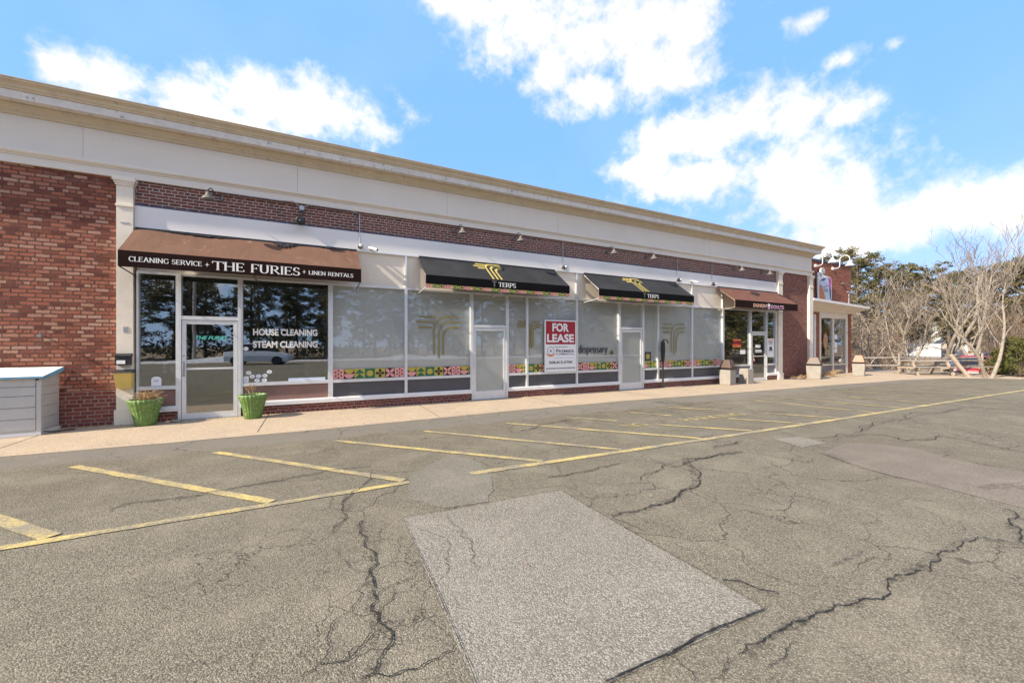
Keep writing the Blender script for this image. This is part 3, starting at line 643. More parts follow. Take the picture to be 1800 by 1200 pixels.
# ================================================================ the shop building
B = empty('shop_building', (9, 0, 0), 'long single storey brick shop building with cream frieze and glazed shopfronts', 'building')
XL, XR = -14., 21.91
mb = MB(); mb.box(XL, -3.377, .03, .33, .70, 4.92); mb.build('brick_wall', 'old_brick', B)
mb = MB(); mb.box(XL, -3.377, .033, .33, 0, .70); mb.build('shade_toned_wall_base', 'base_brick', B)  # darker brick partly paints in the storage box's shade; the pale pointing is real
mb = MB(); mb.box(-3.12, 19.0, .03, .33, 4.45, 4.92); mb.build('brick_band', 'band_brick', B)
mb = MB(); mb.box(19.36, 21.58, .03, .33, 0, 4.92); mb.build('brick_pier', 'pier_brick', B)
mb = MB()
for i in range(110):
    x = -3.12 + i * .2011
    mb.box(x + .004, x + .197, .005 + random.uniform(-.006, .008), .10, 4.41, 4.447 + random.uniform(-.004, 0))
mb.build('soldier_course', 'blue_strip', B)
mb = MB(); mb.box(-3.12, 19.0, -.005, .33, 3.965, 4.405); mb.build('fascia_band', 'white_band', B)
mb = MB(); 
fx = [XL] + [-11.2 + 3.66 * i for i in range(9)] + [XR]
for a_, b_ in zip(fx, fx[1:]): mb.box(a_ + (.002 if a_ > XL else 0), b_ - (.002 if b_ < XR else 0), random.uniform(0, .002), .33, 5.19, 5.86)
mb.build('frieze', 'frieze', B)
mb = MB(); mb.box(XL, XR + .02, -.03, .33, 4.922, 5.068); mb.build('architrave', 'frieze', B)
def profile(mb, pr, mi=0):      # swept moulding along the front, mitred at the right corner, returning along the side
    a = [(XL, y, z) for y, z in pr]; b = [(XR - y, y, z) for y, z in pr]; c = [(XR - y, 14, z) for y, z in pr]; n = len(pr)
    mb.add(a + b + c, [(i, i + 1, n + i + 1, n + i) for i in range(n - 1)] + [(n + i, n + i + 1, 2 * n + i + 1, 2 * n + i) for i in range(n - 1)], mi)
mb = MB(); profile(mb, [(0, 5.068), (-.045, 5.07), (-.045, 5.095), (-.07, 5.105), (-.085, 5.13), (-.085, 5.15), (-.06, 5.16), (-.06, 5.185), (0, 5.19)]); mb.build('architrave_moulding', 'cream', B)
mb = MB(); profile(mb, [(0, 5.80), (-.03, 5.81), (-.035, 5.85), (-.055, 5.86), (-.10, 5.93), (-.13, 5.965), (-.13, 5.985)]); mb.build('bed_moulding', 'cornice', B)
mb = MB(); profile(mb, [(-.13, 5.985), (-.285, 5.985), (-.285, 6.125), (-.27, 6.13)]); mb.build('cornice_fascia', 'cornice_fascia', B)
mb = MB(); profile(mb, [(-.27, 6.13), (-.295, 6.135), (-.30, 6.16), (-.325, 6.18), (-.335, 6.22), (-.37, 6.25), (-.395, 6.262), (-.395, 6.295), (-.41, 6.297), (-.41, 6.31), (-.1, 6.33), (.2, 6.33)]); mb.build('cornice_crown', 'cornice', B)
mb = MB(); mb.box(XL, XR - .1, .2, 13.8, 6.1, 6.31); mb.build('roof', 'roof', B)
mb = MB(); mb.box(XR - .3, XR, .33, 14, 0, 5.86); mb.box(XL, XL + .3, .33, 14, 0, 5.86); mb.box(XL + .3, XR - .3, 13.7, 14, 0, 5.86); mb.build('rear_wall', 'frieze', B)
def pilaster(x0, x1, pr=-.075):
    mb = MB(); mb.box(x0, x1, pr, .30, .30, 4.34); mb.box(x0, x1, pr, .30, 4.385, 4.76)
    mb.build('pilaster', 'pilaster', B)
    o = [c for c in B.children][-1]
    k = MB(); e = .012
    k.box(x0 - e, x1 + e, pr - .018, .29, 4.34, 4.385); k.build('necking', 'pilaster', o); k = MB()
    k.box(x0 - .015, x1 + .015, pr - .02, .29, 4.76, 4.80); k.box(x0 - .03, x1 + .03, pr - .035, .285, 4.80, 4.84); k.box(x0 - .05, x1 + .05, pr - .055, .28, 4.84, 4.921)
    k.build('capital', 'pilaster', o)
    k = MB(); k.box(x0 - .025, x1 + .025, pr - .03, .29, .005, .30); k.build('plinth', 'pilaster', o)
pilaster(-3.377, -3.125); pilaster(19.02, 19.34); pilaster(21.585, 21.905)

# stucco transom panels and the storefront strips
mb = MB()
for a, b in [(-3.10, .50), (.50, 2.28), (2.33, 7.81), (7.86, 13.34), (13.39, 15.18), (15.23, 19.0)]: mb.box(a, b, .035, .25, 3.092, 3.93)
mb.build('stucco_panel', 'cream', B)
mb = MB(); mb.box(-3.10, 19.0, -.02, .25, 3.93, 3.962)
for x in (2.28, 7.81, 13.34, 15.18): mb.box(x, x + .05, -.015, .25, 3.092, 3.93)
mb.build('panel_frame', 'alu', B)
mb = MB()
for a, b in [(-2.99, -2.45), (-1.31, 4.13), (5.32, 9.62), (10.80, 17.03), (18.24, 19.0)]: mb.box(a, b, 0, .2, .006, .205)
mb.build('brick_base', 'base_brick', B)

TILES = 'dhtcfx'
def tile(mb, k, x, z, s, y):
    P, O, G_, K = 0, 1, 2, 3
    def pl(pts, mi, lay): mb.poly([(x + a * s, y - lay * .0008, z + b * s) for a, b in pts], mi)
    def circ(cx, cy, r, mi, lay, a0=0, a1=360, n=14): pl([(cx + r * math.cos(R(a0 + (a1 - a0) * i / n)), cy + r * math.sin(R(a0 + (a1 - a0) * i / n))) for i in range(n if a1 - a0 == 360 else n + 1)], mi, lay)
    sq = [(0, 0), (1, 0), (1, 1), (0, 1)]
    if k == 'd':
        pl(sq, P, 0)
        for cx, cy in ((.5, .5), (.25, .33), (.25, .68), (.5, .15), (.5, .85), (.75, .33), (.75, .68)): circ(cx, cy, .095, K, 1, n=8)
    if k == 'h':
        pl(sq, K, 0); circ(.5, .99, .47, O, 1, 180, 360); circ(.5, .5, .47, P, 1.4, 180, 360)
    if k == 't':
        pl(sq, O, 0); pl([(.02, .5), (.98, .5), (.5, .97)], G_, 1); pl([(.02, .03), (.98, .03), (.5, .5)], G_, 1)
    if k == 'c': pl(sq, G_, 0); circ(.5, .5, .32, O, 1)
    if k == 'f':
        pl(sq, O, 0)
        for a in (0, 90, 180, 270):
            c, s_ = math.cos(R(a)), math.sin(R(a))
            pl([(.5 + u * c - v * s_, .5 + u * s_ + v * c) for u, v in ((.05, 0), (.18, -.14), (.36, -.13), (.47, 0), (.36, .13), (.18, .14))], K, 1 + a * .002)
        circ(.5, .5, .07, K, 2, n=8)
    if k == 'x':
        pl(sq, K, 0)
        for a in (45, 135, 225, 315):
            c, s_ = math.cos(R(a)), math.sin(R(a))
            pl([(.5 + u * c - v * s_, .5 + u * s_ + v * c) for u, v in ((.02, 0), (.22, -.15), (.45, -.13), (.66, 0), (.45, .13), (.22, .15))], P, 1 + a * .002)
def tile_strip(x0, x1, z, s, y, start, parent, name='tile_strip'):
    mb = MB(); x = x0; k = start
    while x < x1 - .02:
        if x + s <= x1 + .02: tile(mb, TILES[k % 6], x, z, min(s, x1 - x) if x + s > x1 else s, y)
        else:
            mb2 = MB(); tile(mb2, TILES[k % 6], x, z, s, y); 
            mb.add([(min(v[0], x1), v[1], v[2]) for v in mb2.v], mb2.f, 0); mb.mi[-len(mb2.f):] = mb2.mi
        x += s; k += 1
    return mb.build(name, ['t_pink', 't_ochre', 't_green', 't_black'], parent)
def logo(x0, x1, z0, z1, y, parent, mat='olive', w=.042, fmap=None, name='emblem', under=None):
    """three bars and three bending lines in a unit box"""
    W, Hh = x1 - x0, z1 - z0
    mb = MB(); put0 = fmap or (lambda x, z, k: (x, y - k * .0005, z))
    st = [[(.05, .975), (.43, .975)], [(0, .85), (.40, .85)], [(.05, .725), (.34, .725)]]
    for i, (xe, zt) in enumerate(((.39, .985), (.50, .86), (.60, .735))):
        r = .30 - .045 * i
        st.append([(.955 + (.045 if i == 1 else 0), zt), (xe + r, zt)] + arc(xe + r, zt - r * 1.22, r, r * 1.22, 90, 180, 10) + [(xe, .06 + (0 if i == 1 else .02) - (.06 if i == 1 else 0))])
    for pass_ in ((under, 1.9, 0), (mat, 1, 1)) if under else ((mat, 1, 0),):
        for k, s_ in enumerate(st):
            pts = [(x0 + a * W, z0 + b * Hh) for a, b in s_]
            ribbon(mb, pts, w * pass_[1], lambda a, b, kk=k: put0(a, b, kk + pass_[2] * 8), pass_[2])
    return mb.build(name, [under, mat] if under else [mat], parent)

ZS0, ZS1, ZP1, ZG0, ZG1, ZH = .205, .315, .665, .737, 3.045, 3.088
def window(x0, x1, kind, panel='dark_panel', start=0, lm=.035, rm=.035):
    f = MB(); y0, y1 = -.03, .11
    f.box(x0, x0 + lm, y0, y1, ZS1, ZH); f.box(x1 - rm, x1, y0, y1, ZS1, ZH)
    f.box(x0 + lm, x1 - rm, y0 + .004, y1, ZG1, ZH); f.box(x0 + lm, x1 - rm, y0 + .004, y1, ZP1, ZG0)
    o = f.build('window', 'alu', B)
    k = MB(); k.box(x0 + .001, x1 - .001, -.06, .11, ZS0, ZS1 - .03); k.hexa([(x0 + .001, -.06, ZS1 - .03), (x1 - .001, -.06, ZS1 - .03), (x1 - .001, .10, ZS1 - .03), (x0 + .001, .10, ZS1 - .03)], [(x0 + .001, -.05, ZS1 - .001), (x1 - .001, -.05, ZS1 - .001), (x1 - .001, .10, ZS1 - .001), (x0 + .001, .10, ZS1 - .001)])
    k.build('sill', 'sill', o)
    k = MB(); k.box(x0 + lm, x1 - rm, .02, .09, ZS1, ZP1); k.build('bulkhead_panel', panel, o)
    a, b = x0 + lm, x1 - rm
    k = MB(); k.box(a, b, .030, .036, ZG0, ZG1); k.build('glass', 'glass' if kind == 'clear' else 'glass_f', o)
    if kind == 'film':
        k = MB(); k.box(a, b, .060, .066, ZG0, ZG1); k.build('frosted_film', 'film', o)
        tile_strip(a, b, ZG0 + .002, .247, .027, start, o)
    return o
W1 = window(-3.09, -2.43, 'clear', 'brown_panel'); W2 = window(-1.33, .47, 'clear', 'brown_panel')
W3 = window(.47, 2.303, 'film', start=0, lm=.07); W4 = window(2.303, 4.15, 'film', start=1)
W5 = window(5.30, 5.97, 'film', start=0); W6 = window(5.97, 7.835, 'film', start=3); W7 = window(7.835, 9.64, 'film', start=5)
W8 = window(10.78, 11.52, 'film', start=1); W9 = window(11.52, 13.36, 'film', start=5); W10 = window(13.36, 15.205, 'film', start=0)
W11 = window(15.205, 17.05, 'clear', 'grey_panel', lm=.07); W12 = window(18.22, 18.98, 'clear', 'grey_panel', rm=.1)
logo(2.589, 3.833, 1.23, 2.38, .027, W4); logo(11.75, 13.04, 1.21, 2.39, .027, W9)
# the emblem that runs over two panes
lg = MB()
for W_, s_ in ((W5, [[(5.66, 2.22), (5.93, 2.22)], [(5.64, 2.14), (5.93, 2.14)], [(5.70, 2.30), (5.93, 2.30)]]),
               (W6, [[(6.46, 2.30), (6.30, 2.30)] + arc(6.30, 2.04, .245, .26, 90, 180, 8) + [(6.055, 1.50)],
                     [(6.50, 2.22), (6.33, 2.22)] + arc(6.33, 2.0, .20, .22, 90, 180, 8) + [(6.13, 1.48)],
                     [(6.46, 2.14), (6.36, 2.14)] + arc(6.36, 1.96, .16, .18, 90, 180, 8) + [(6.20, 1.50)]])):
    mb = MB()
    for k, p in enumerate(s_): ribbon(mb, p, .04, lambda a, b, kk=k: (a, .027 - kk * .0005, b))
    mb.build('emblem', 'olive', W_)
mb = MB(); serif(mb, 'dispensary', 7.92, 9.16, 1.32, .25, .027, wv=.19, wh=.085); mb.build('lettering', 'sign_dark', W7)
mb = MB()
for (x, z, s_) in ((9.28, 1.24, .15),):
    mb.poly([(x + .075 + .085 * math.cos(R(a)), .027, z + .08 + .09 * math.sin(R(a))) for a in range(0, 360, 30)], 0)
    mb.box(x + .03, x + .11, .024, .026, z + .03, z + .12, 1)
mb.build('sticker', ['olive', 'sign_dark'], W7)
mb = MB(); mb.box(10.88, 11.20, .024, .028, 1.0, 1.32, 0); mb.poly([(11.04 + .1 * math.cos(R(a)), .0225, 1.16 + .1 * math.sin(R(a))) for a in range(0, 360, 30)], 1); mb.build('sticker', ['sign_dark', 't_ochre'], W8)

def door(x0, x1, zt, mat_glass, film=False, pull_left=True):
    f = MB(); fw = .055
    f.box(x0, x0 + fw, -.035, .12, .006, ZH); f.box(x1 - fw, x1, -.035, .12, .006, ZH)
    f.box(x0 + fw, x1 - fw, -.03, .12, ZG1, ZH); f.box(x0 + fw, x1 - fw, -.03, .12, zt + .03, zt + .11)
    o = f.build('door', 'alu', B)
    a, b = x0 + fw, x1 - fw
    k = MB(); k.box(a, b, .03, .036, zt + .11, ZG1); k.build('transom_glass', mat_glass, o)
    L = MB(); st = .075; a2, b2 = a + .008, b - .008
    L.box(a2, a2 + st, -.02, .03, .02, zt + .02); L.box(b2 - st, b2, -.02, .03, .02, zt + .02)
    bot = .25 if film else .14
    L.box(a2 + st, b2 - st, -.018, .03, .02, bot); L.box(a2 + st, b2 - st, -.018, .03, zt - .06, zt + .02)
    if not film: L.box(a2 + st, b2 - st, -.015, .03, 1.06, 1.10)
    lf = L.build('door_leaf', 'alu', o)
    k = MB(); k.box(a2 + st, b2 - st, .0, .006, bot, zt - .06); k.build('glass', mat_glass, lf)
    if film:
        k = MB(); k.box(a2 + st, b2 - st, .02, .026, bot, zt - .06); k.build('frosted_film', 'film', lf)
        k = MB(); k.box(a, b, .060, .066, zt + .11, ZG1); k.build('frosted_film', 'film', o)
    k = MB(); hx = a2 + .03 if pull_left else b2 - .03
    k.box(hx - .022, hx + .022, -.028, -.018, .92, 1.24)
    k.tube([(hx, -.02, .96), (hx, -.075, .97), (hx, -.085, 1.08), (hx, -.075, 1.19), (hx, -.02, 1.20)], .011, 6)
    k.lathe([(.02, -.035), (.02, -.018)], (hx, 0, 1.36), 10, axis='y')
    k.build('handle', 'white_metal' if film else 'steel', lf)
    k = MB(); k.box(a, b, -.06, .12, .005, .018); k.build('threshold', 'steel', o)
    return o, lf
D1, L1 = door(-2.43, -1.33, 2.09, 'glass'); D2, L2 = door(4.15, 5.30, 2.05, 'glass_f', True)
D3, L3 = door(9.64, 10.78, 2.09, 'glass_f', True); D4, L4 = door(17.05, 18.22, 2.05, 'glass')
mb = MB(); text(mb, 'THE FURIES', -2.16, -1.60, 1.70, 1.78, -.0015, 0, .012, .35); mb.build('lettering', 'teal', L1)
for wd_, za, zb_ in (('HOUSE CLEANING', 1.80, 1.955), ('STEAM CLEANING', 1.52, 1.675)):
    mb = MB(); text(mb, wd_, -1.107, .20, za, zb_, .026, 0, .032); mb.build('lettering', 'letter', W2)
mb = MB()
def disc(mb, x, z, rx, rz, y, mi=0, n=14): mb.poly([(x + rx * math.cos(R(360 * i / n)), y, z + rz * math.sin(R(360 * i / n))) for i in range(n)], mi)
for x, z in ((-1.19, .96), (-1.12, .875), (-1.0, .88), (-.88, .885), (-1.03, .785), (-.89, .785), (-.79, .97)):
    disc(mb, x, z, .052, .042, .027); disc(mb, x, z, .03, .022, .0265, 1); mb.build('sticker', ['sign_white', 'cup'], W2); mb = MB()
mb.box(-1.285, -1.19, .026, .028, .745, .88, 0); mb.box(-1.26, -1.215, .0245, .0255, .78, .84, 1)
mb.build('sticker', ['sign_white', 'cup'], W2)
mb = MB(); mb.box(-.41, .37, .024, .028, .742, .808, 0); text(mb, 'LINEN RENTALS', -.2, .30, .757, .793, .0225, 1, .01); mb.build('banner', ['cup', 'sign_white'], W2)
mb = MB(); disc(mb, -1.24, 1.50, .05, .045, .027); mb.build('sticker', 'sign_white', W2)
mb = MB(); mb.plate([(-2.87, .745)] + [(-2.87, .88)] + [(-2.79 + .08 * math.cos(R(a)), .88 + .055 * math.sin(R(a))) for a in range(180, -1, -30)] + [(-2.71, .745)], .024, .003, 0); mb.box(-2.83, -2.75, .022, .0235, .82, .87, 1); mb.build('sticker', ['sign_white', 'cup'], W1)
mb = MB()
for z in (1.03, 1.12, 1.21): disc(mb, -2.66, z, .045, .038, .037)
mb.box(-2.57, -2.49, .0365, .038, 1.0, 1.14); mb.build('sticker', 'grey_panel', W1)
# frames of writing in the coffee shop windows
mb = MB(); mb.box(18.32, 18.84, .024, .028, 1.02, 1.86, 0)
for i, (a, b, h, m_) in enumerate(((.1, .42, .05, 2), (.08, .44, .03, 1), (.14, .38, .02, 1), (.1, .42, .02, 1), (.16, .36, .15, 1), (.1, .42, .03, 1), (.12, .40, .02, 1))):
    z = 1.78 - [0, .08, .13, .18, .36, .44, .5][i]; mb.box(18.32 + a, 18.32 + b, .0225, .0235, z - h / 2, z + h / 2, m_)
mb.build('poster', ['sign_white', 'sign_dark', 'orange'], W12)
mb = MB(); mb.box(15.9, 16.45, .0235, .026, 1.48, 1.60, 0); text(mb, 'ZERO', 15.9, 16.46, 1.52, 1.74, .022, 1, .03); mb.box(15.92, 16.44, .0225, .0232, 1.76, 1.81, 0)
mb.build('window_sign', ['orange', 'sign_red'], W11)
mb = MB(); mb.box(16.4, 16.75, .0235, .026, 1.18, 1.36, 0); mb.box(16.35, 16.8, .0235, .026, 1.40, 1.425, 1); mb.build('window_sign', ['sign_white', 'olive'], W11)
mb = MB(); mb.box(17.42, 17.78, -.004, -.002, 1.45, 1.58, 0); mb.box(17.40, 17.85, -.004, -.002, 1.24, 1.36, 0); mb.box(17.38, 17.82, -.0055, -.0045, 1.27, 1.30, 1)
disc(mb, 17.3, .92, .09, .1, -.004, 2); disc(mb, 17.3, .92, .045, .05, -.0055, 0); mb.build('window_sign', ['sign_white', 'sign_dark', 'sign_red'], L4)

# rooms behind the clear panes
def room(x0, x1, depth=6.):
    mb = MB(); mb.box(x0, x1, depth, depth + .1, 0.01, 3.3); mb.box(x0 - .08, x0, .12, depth, .01, 3.3); mb.box(x1, x1 + .08, .12, depth, .01, 3.3); mb.box(x0, x1, .12, depth, 3.12, 3.2); mb.build('interior_wall', 'interior', B)
    mb = MB(); mb.box(x0, x1, .205, depth, -.02, .03); mb.build('interior_floor', 'int_floor', B)
room(-3.3, .42); room(15.25, 19.2)
mb = MB(); mb.box(.44, 15.2, .26, .30, .0, 3.9); mb.build('partition', 'interior', B)
mb = MB(); mb.box(15.9, 18.3, 3.5, 4.1, .03, 1.05, 0); mb.box(15.9, 18.3, 5.6, 5.9, 2.0, 2.6, 1)
for i in range(3): mb.box(15.8, 17.3, 1.5 + i * 1.3, 1.58 + i * 1.3, 3.06, 3.10, 2)
mb.build('shop_fittings', ['rustorange', 'rustorange', 'sign_white'], B)
mb = MB(); mb.box(-1.1, .1, 2.0, 2.7, .72, .78, 0)
for x in (-1.05, .0): mb.box(x, x + .05, 2.05, 2.6, .03, .72, 0)
mb.box(-.8, -.3, 2.2, 2.5, .78, 1.05, 1); mb.box(-.1, .05, 1.7, 1.95, .03, 1.35, 1); mb.build('desk', ['hood', 'grey_panel'], B)
# stencil wear marks on first pilaster: old letter box screws and a conduit clip
mb = MB(); mb.box(-3.27, -3.20, -.082, -.0755, 1.84, 1.95, 0); mb.box(-3.31, -3.18, -.081, -.0755, 4.0, 4.03, 0); mb.build('scar', 'steel', B)
mb = MB(); mb.lathe([(.028, -.12), (.02, .03)], (-4.42, .0, 1.76), 8, axis='y'); mb.tube([(-4.42, -.10, 1.78), (-4.42, -.12, 1.84)], .008, 5); mb.build('hose_tap', 'steel', B)

# ================================================================ awnings
def awning(x0, x1, top, val, label, group, fmap_out=None, zt=3.93, zf=3.345, zb=3.045, P=.81, stripe=False, edge='alu', sag=.0):
    A = empty('awning', ((x0 + x1) / 2, 0, zb), label, 'awning', group)
    mb = MB(); n = 40; th = .012; vt = []; vb = []
    for i in range(n + 1):
        x = x0 + (x1 - x0) * i / n
        d = sag * (math.sin(i * .9) * .3 + math.sin(i * .37 + 1) * .7) if 0 < i < n else 0
        for q, t in enumerate((0, .33, .66, 1)):
            y = -.035 - (P - .035) * t; z = zt - .01 + (zf - zt + .01) * t - .03 * math.sin(math.pi * t) * .5 + d * (1 - t)
            vt.append((x, y, z)); vb.append((x, y + .004, z - th))
    nv = len(vt); fs = []
    for i in range(n):
        for q in range(3):
            a = i * 4 + q; fs += [(a, a + 1, a + 5, a + 4), (nv + a, nv + a + 4, nv + a + 5, nv + a + 1)]
        fs += [(i * 4, i * 4 + 4, nv + i * 4 + 4, nv + i * 4), (i * 4 + 3, nv + i * 4 + 3, nv + i * 4 + 7, i * 4 + 7)]
    for e in (0, n):
        for q in range(3):
            a = e * 4 + q; fs.append((a, nv + a, nv + a + 1, a + 1) if e == 0 else (a, a + 1, nv + a + 1, nv + a))
    mb.add(vt + vb, fs); mb.build('canopy', top, A, smooth=False)
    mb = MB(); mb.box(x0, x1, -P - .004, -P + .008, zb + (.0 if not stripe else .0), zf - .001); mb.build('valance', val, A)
    mb = MB(); mb.box(x0 + .02, x1 - .02, -.045, -.022, zt - .05, zt + .035); mb.build('dark_gap_strip', 'black', A)  # black strip painted in for the dark gap where the canvas sags
    if stripe: tile_strip(x0, x1, zb - .092, .09, -P - .002, 0, A, 'printed_trim'); k = MB(); k.box(x0, x1, -P - .001, -P + .008, zb - .093, zb - .001); k.build('trim_backing', val, A)
    zl = zb - (.08 if stripe else .0)
    for x in [x0 + .02, (x0 + x1) / 2, x1 - .02]:
        mb = MB(); mb.tube([(x, -P + .02, zl), (x, -.02, zl - .06)], .012, 6); mb.tube([(x, -P + .02, zf - .03), (x, -.05, zt - .06)], .012, 6); mb.tube([(x, -P + .02, zl), (x, -P + .02, zf - .03)], .012, 6)
        mb.build('strut', edge, A)
    mb = MB(); mb.tube([(x0 + .02, -P + .02, zl + .01), (x1 - .02, -P + .02, zl + .01)], .012, 6); mb.build('front_bar', edge, A)
    return A
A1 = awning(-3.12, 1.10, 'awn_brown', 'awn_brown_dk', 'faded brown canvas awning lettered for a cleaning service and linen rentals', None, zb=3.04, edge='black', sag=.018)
mb = MB(); y = -.8165
serif(mb, 'CLEANING SERVICE', -2.97, -1.87, 3.145, .092, y, wv=.17, wh=.075); mb.build('lettering', 'letter', A1); mb = MB(); serif(mb, 'THE FURIES', -1.71, -.15, 3.092, .175, y, wv=.16, wh=.06); mb.build('lettering', 'letter', A1); mb = MB(); serif(mb, 'LINEN RENTALS', .01, .93, 3.135, .085, y, wv=.17, wh=.075)
mb.build('lettering', 'letter', A1); mb = MB()
for cx in (-1.79, -.075):
    mb.poly([(cx + (r * math.cos(R(a))), y, 3.185 + r * math.sin(R(a))) for a, r in ((0, .04), (45, .011), (90, .05), (135, .011), (180, .04), (225, .011), (270, .05), (315, .011))])
mb.build('star_ornament', 'letter', A1)
mb = MB()
def onslope(x, u, lift=.004, zt=3.92, zf=3.345, P=.81):          # u 0 at wall .. 1 at front
    y = -.035 - (P - .035) * u; z = zt + (zf - zt) * u - .015 * math.sin(math.pi * u)
    return (x, y - lift * .6, z + lift)
def torn(mb, x0, x1, d, ph):
    n = 16; a = [onslope(x0 + (x1 - x0) * i / n, 0.0, .02) for i in range(n + 1)]
    b = [onslope(x0 + (x1 - x0) * i / n, d * (.25 + .75 * abs(math.sin(i * 1.3 + ph))) * math.sin(math.pi * (i + .3) / (n + .6)), .02) for i in range(n + 1)]
    mb.add(a + b, [(i, n + 1 + i, n + 2 + i, i + 1) for i in range(n)])
torn(mb, -.75, -.25, .26, 0); mb.build('tear', 'black', A1)
for a_ in ((-2.6, -1.2, .08, 1), (.2, 1.0, .08, 2)): mb = MB(); torn(mb, *a_); mb.build('tear', 'black', A1)
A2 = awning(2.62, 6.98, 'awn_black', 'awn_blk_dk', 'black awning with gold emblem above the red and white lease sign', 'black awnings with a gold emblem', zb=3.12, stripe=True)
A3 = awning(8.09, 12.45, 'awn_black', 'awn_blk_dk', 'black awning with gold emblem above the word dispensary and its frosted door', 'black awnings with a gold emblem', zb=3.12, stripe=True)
for A_, cx, tx_ in ((A2, 4.62, 4.62), (A3, 10.12, 10.14)):
    sm_ = lambda x, z, k: onslope(x, 1 - z, .003 + k * .0006)
    W_ = .86
    mb = MB(); st = [[(.10, .96), (.45, .96)], [(0, .84), (.40, .84)], [(.12, .72), (.36, .72)]]
    for i, (xe, zt_) in enumerate(((.42, .985), (.57, .87), (.71, .76))):
        r = .24
        st.append([(1.0, zt_), (xe + r * .8, zt_)] + arc(xe + r * .8, zt_ - r, r * .8, r, 90, 180, 8) + [(xe, .02)])
    for lay, (ww, mi) in enumerate(((.062, 0), (.022, 1))):
        for k, s_ in enumerate(st): ribbon(mb, [(cx - .48 + a * W_, b * .96 + .02) for a, b in s_], lambda dx, dy, w_=ww: w_ * (abs(dy) + abs(dx) * 1.3), lambda a, b, kk=k, l_=lay: sm_(a, b, kk + l_ * 8), mi)
    mb.build('emblem', ['olive', 'gold'], A_)
    mb = MB(); y = -.8165
    serif(mb, 'TERPS', tx_, tx_ + .54, 3.165, .125, y, wv=.18, wh=.07)
    for k, (a, b) in enumerate((((0, .96), (1, .96)), ((.12, .82), (.88, .82)))): ribbon(mb, [(tx_ - .19 + a[0] * .15, 3.155 + a[1] * .165), (tx_ - .19 + b[0] * .15, 3.155 + b[1] * .165)], .014, lambda p, q, kk=k: (p, y - kk * .0004, q), 1)
    for k, u in enumerate((.38, .54)): ribbon(mb, [(tx_ - .19 + u * .15, 3.29), (tx_ - .19 + (.5 + (u - .46) * .6) * .15, 3.16)], .018, lambda p, q, kk=k: (p, y - .001 - kk * .0004, q), 1)
    mb.build('lettering', ['letter', 'lampshade'], A_)
A4 = awning(14.80, 19.12, 'awn_dunk', 'awn_brown_dk', 'reddish brown awning with orange and pink lettering over the coffee shop door', None, zb=3.05, edge='wood_tan')
mb = MB(); y = -.8165
text(mb, "DUNKIN'", 15.95, 16.86, 3.105, 3.245, y, 0, .045); text(mb, "DUNKIN'", 15.965, 16.845, 3.12, 3.23, y - .001, 1, .018); mb.build('lettering', ['letter', 'orange'], A4)
mb = MB(); text(mb, 'DONUTS', 17.16, 18.06, 3.09, 3.235, y, 0, .045); text(mb, 'DONUTS', 17.175, 18.045, 3.105, 3.22, y - .001, 1, .018); mb.build('lettering', ['letter', 'magenta'], A4)
mb = MB(); mb.poly([(16.93, y, 3.07), (17.07, y, 3.07), (17.10, y, 3.22), (16.90, y, 3.22)], 0); mb.poly([(16.90, y - .001, 3.22), (17.10, y - .001, 3.22), (17.06, y - .001, 3.265), (16.95, y - .001, 3.29)], 0); mb.poly([(16.94, y - .001, 3.10), (17.06, y - .001, 3.10), (17.07, y - .001, 3.16), (16.93, y - .001, 3.16)], 1)
mb.build('cup_emblem', ['letter', 'magenta'], A4)
mb = MB()
for s_ in (1,):
    n = 14; a = [onslope(16.55 + .75 * i / n, .22 + .02 * math.sin(i), .02) for i in range(n + 1)]; b = [onslope(16.62 + .68 * i / n, .22 + .22 * math.sin(math.pi * i / n) ** .7, .02) for i in range(n + 1)]
    mb.add(a + b, [(i, n + 1 + i, n + 2 + i, i + 1) for i in range(n)])
mb.build('tear', 'black', A4)

# ================================================================ lamps and fittings on the wall
lamp_words = ['barn style gooseneck lamp on the brick band above the words cleaning service', 'barn style gooseneck lamp above the left half of the left black awning', 'barn style gooseneck lamp above the right half of the left black awning', 'barn style gooseneck lamp above the left half of the right black awning', 'barn style gooseneck lamp above the right half of the right black awning', 'barn style gooseneck lamp above the middle of the reddish brown awning', 'barn style gooseneck lamp nearest the second pilaster, above the reddish brown awning']
def shade_prof(r): return [(r, 0), (r * .97, .012), (r * .62, .065), (r * .36, .10), (r * .30, .15), (r * .14, .165)]
for i, (x, r, lean) in enumerate(zip((-1.86, 3.75, 5.56, 9.1, 10.93, 15.93, 17.87), (.12,) * 3 + (.125,) * 4, (-.08, .05, .03, 0, 0, .0, .0))):
    L = empty('wall_lamp', (x, 0, 4.75), lamp_words[i], 'lamp', 'gooseneck lamps on the brick band')
    y = -.36; zt = 4.62
    mb = MB(); mb.lathe([(.05, -.03), (.05, .03)], (x - lean * 2, .0, 4.77), 12, axis='y'); mb.build('wall_plate', 'lampshade', L)
    pts = [(x - lean * 2, -.02, 4.77), (x - lean * 2, -.10, 4.78)] + [(x - lean * (1 - t / 8), -.10 - .26 * t / 8 - .0, 4.78 + .10 * math.sin(math.pi * t / 8) + .03 * t / 8) for t in range(1, 9)] + [(x, y, zt + .16)]
    mb = MB(); mb.tube(pts, .011, 6); mb.build('arm', 'lampshade' if i > 4 else 'black', L)
    mb = MB(); mb.lathe([(a, b + zt - 0) for a, b in shade_prof(r)], (x, y, 0), 18); mb.build('lamp_shade', 'lampshade', L, smooth=True)
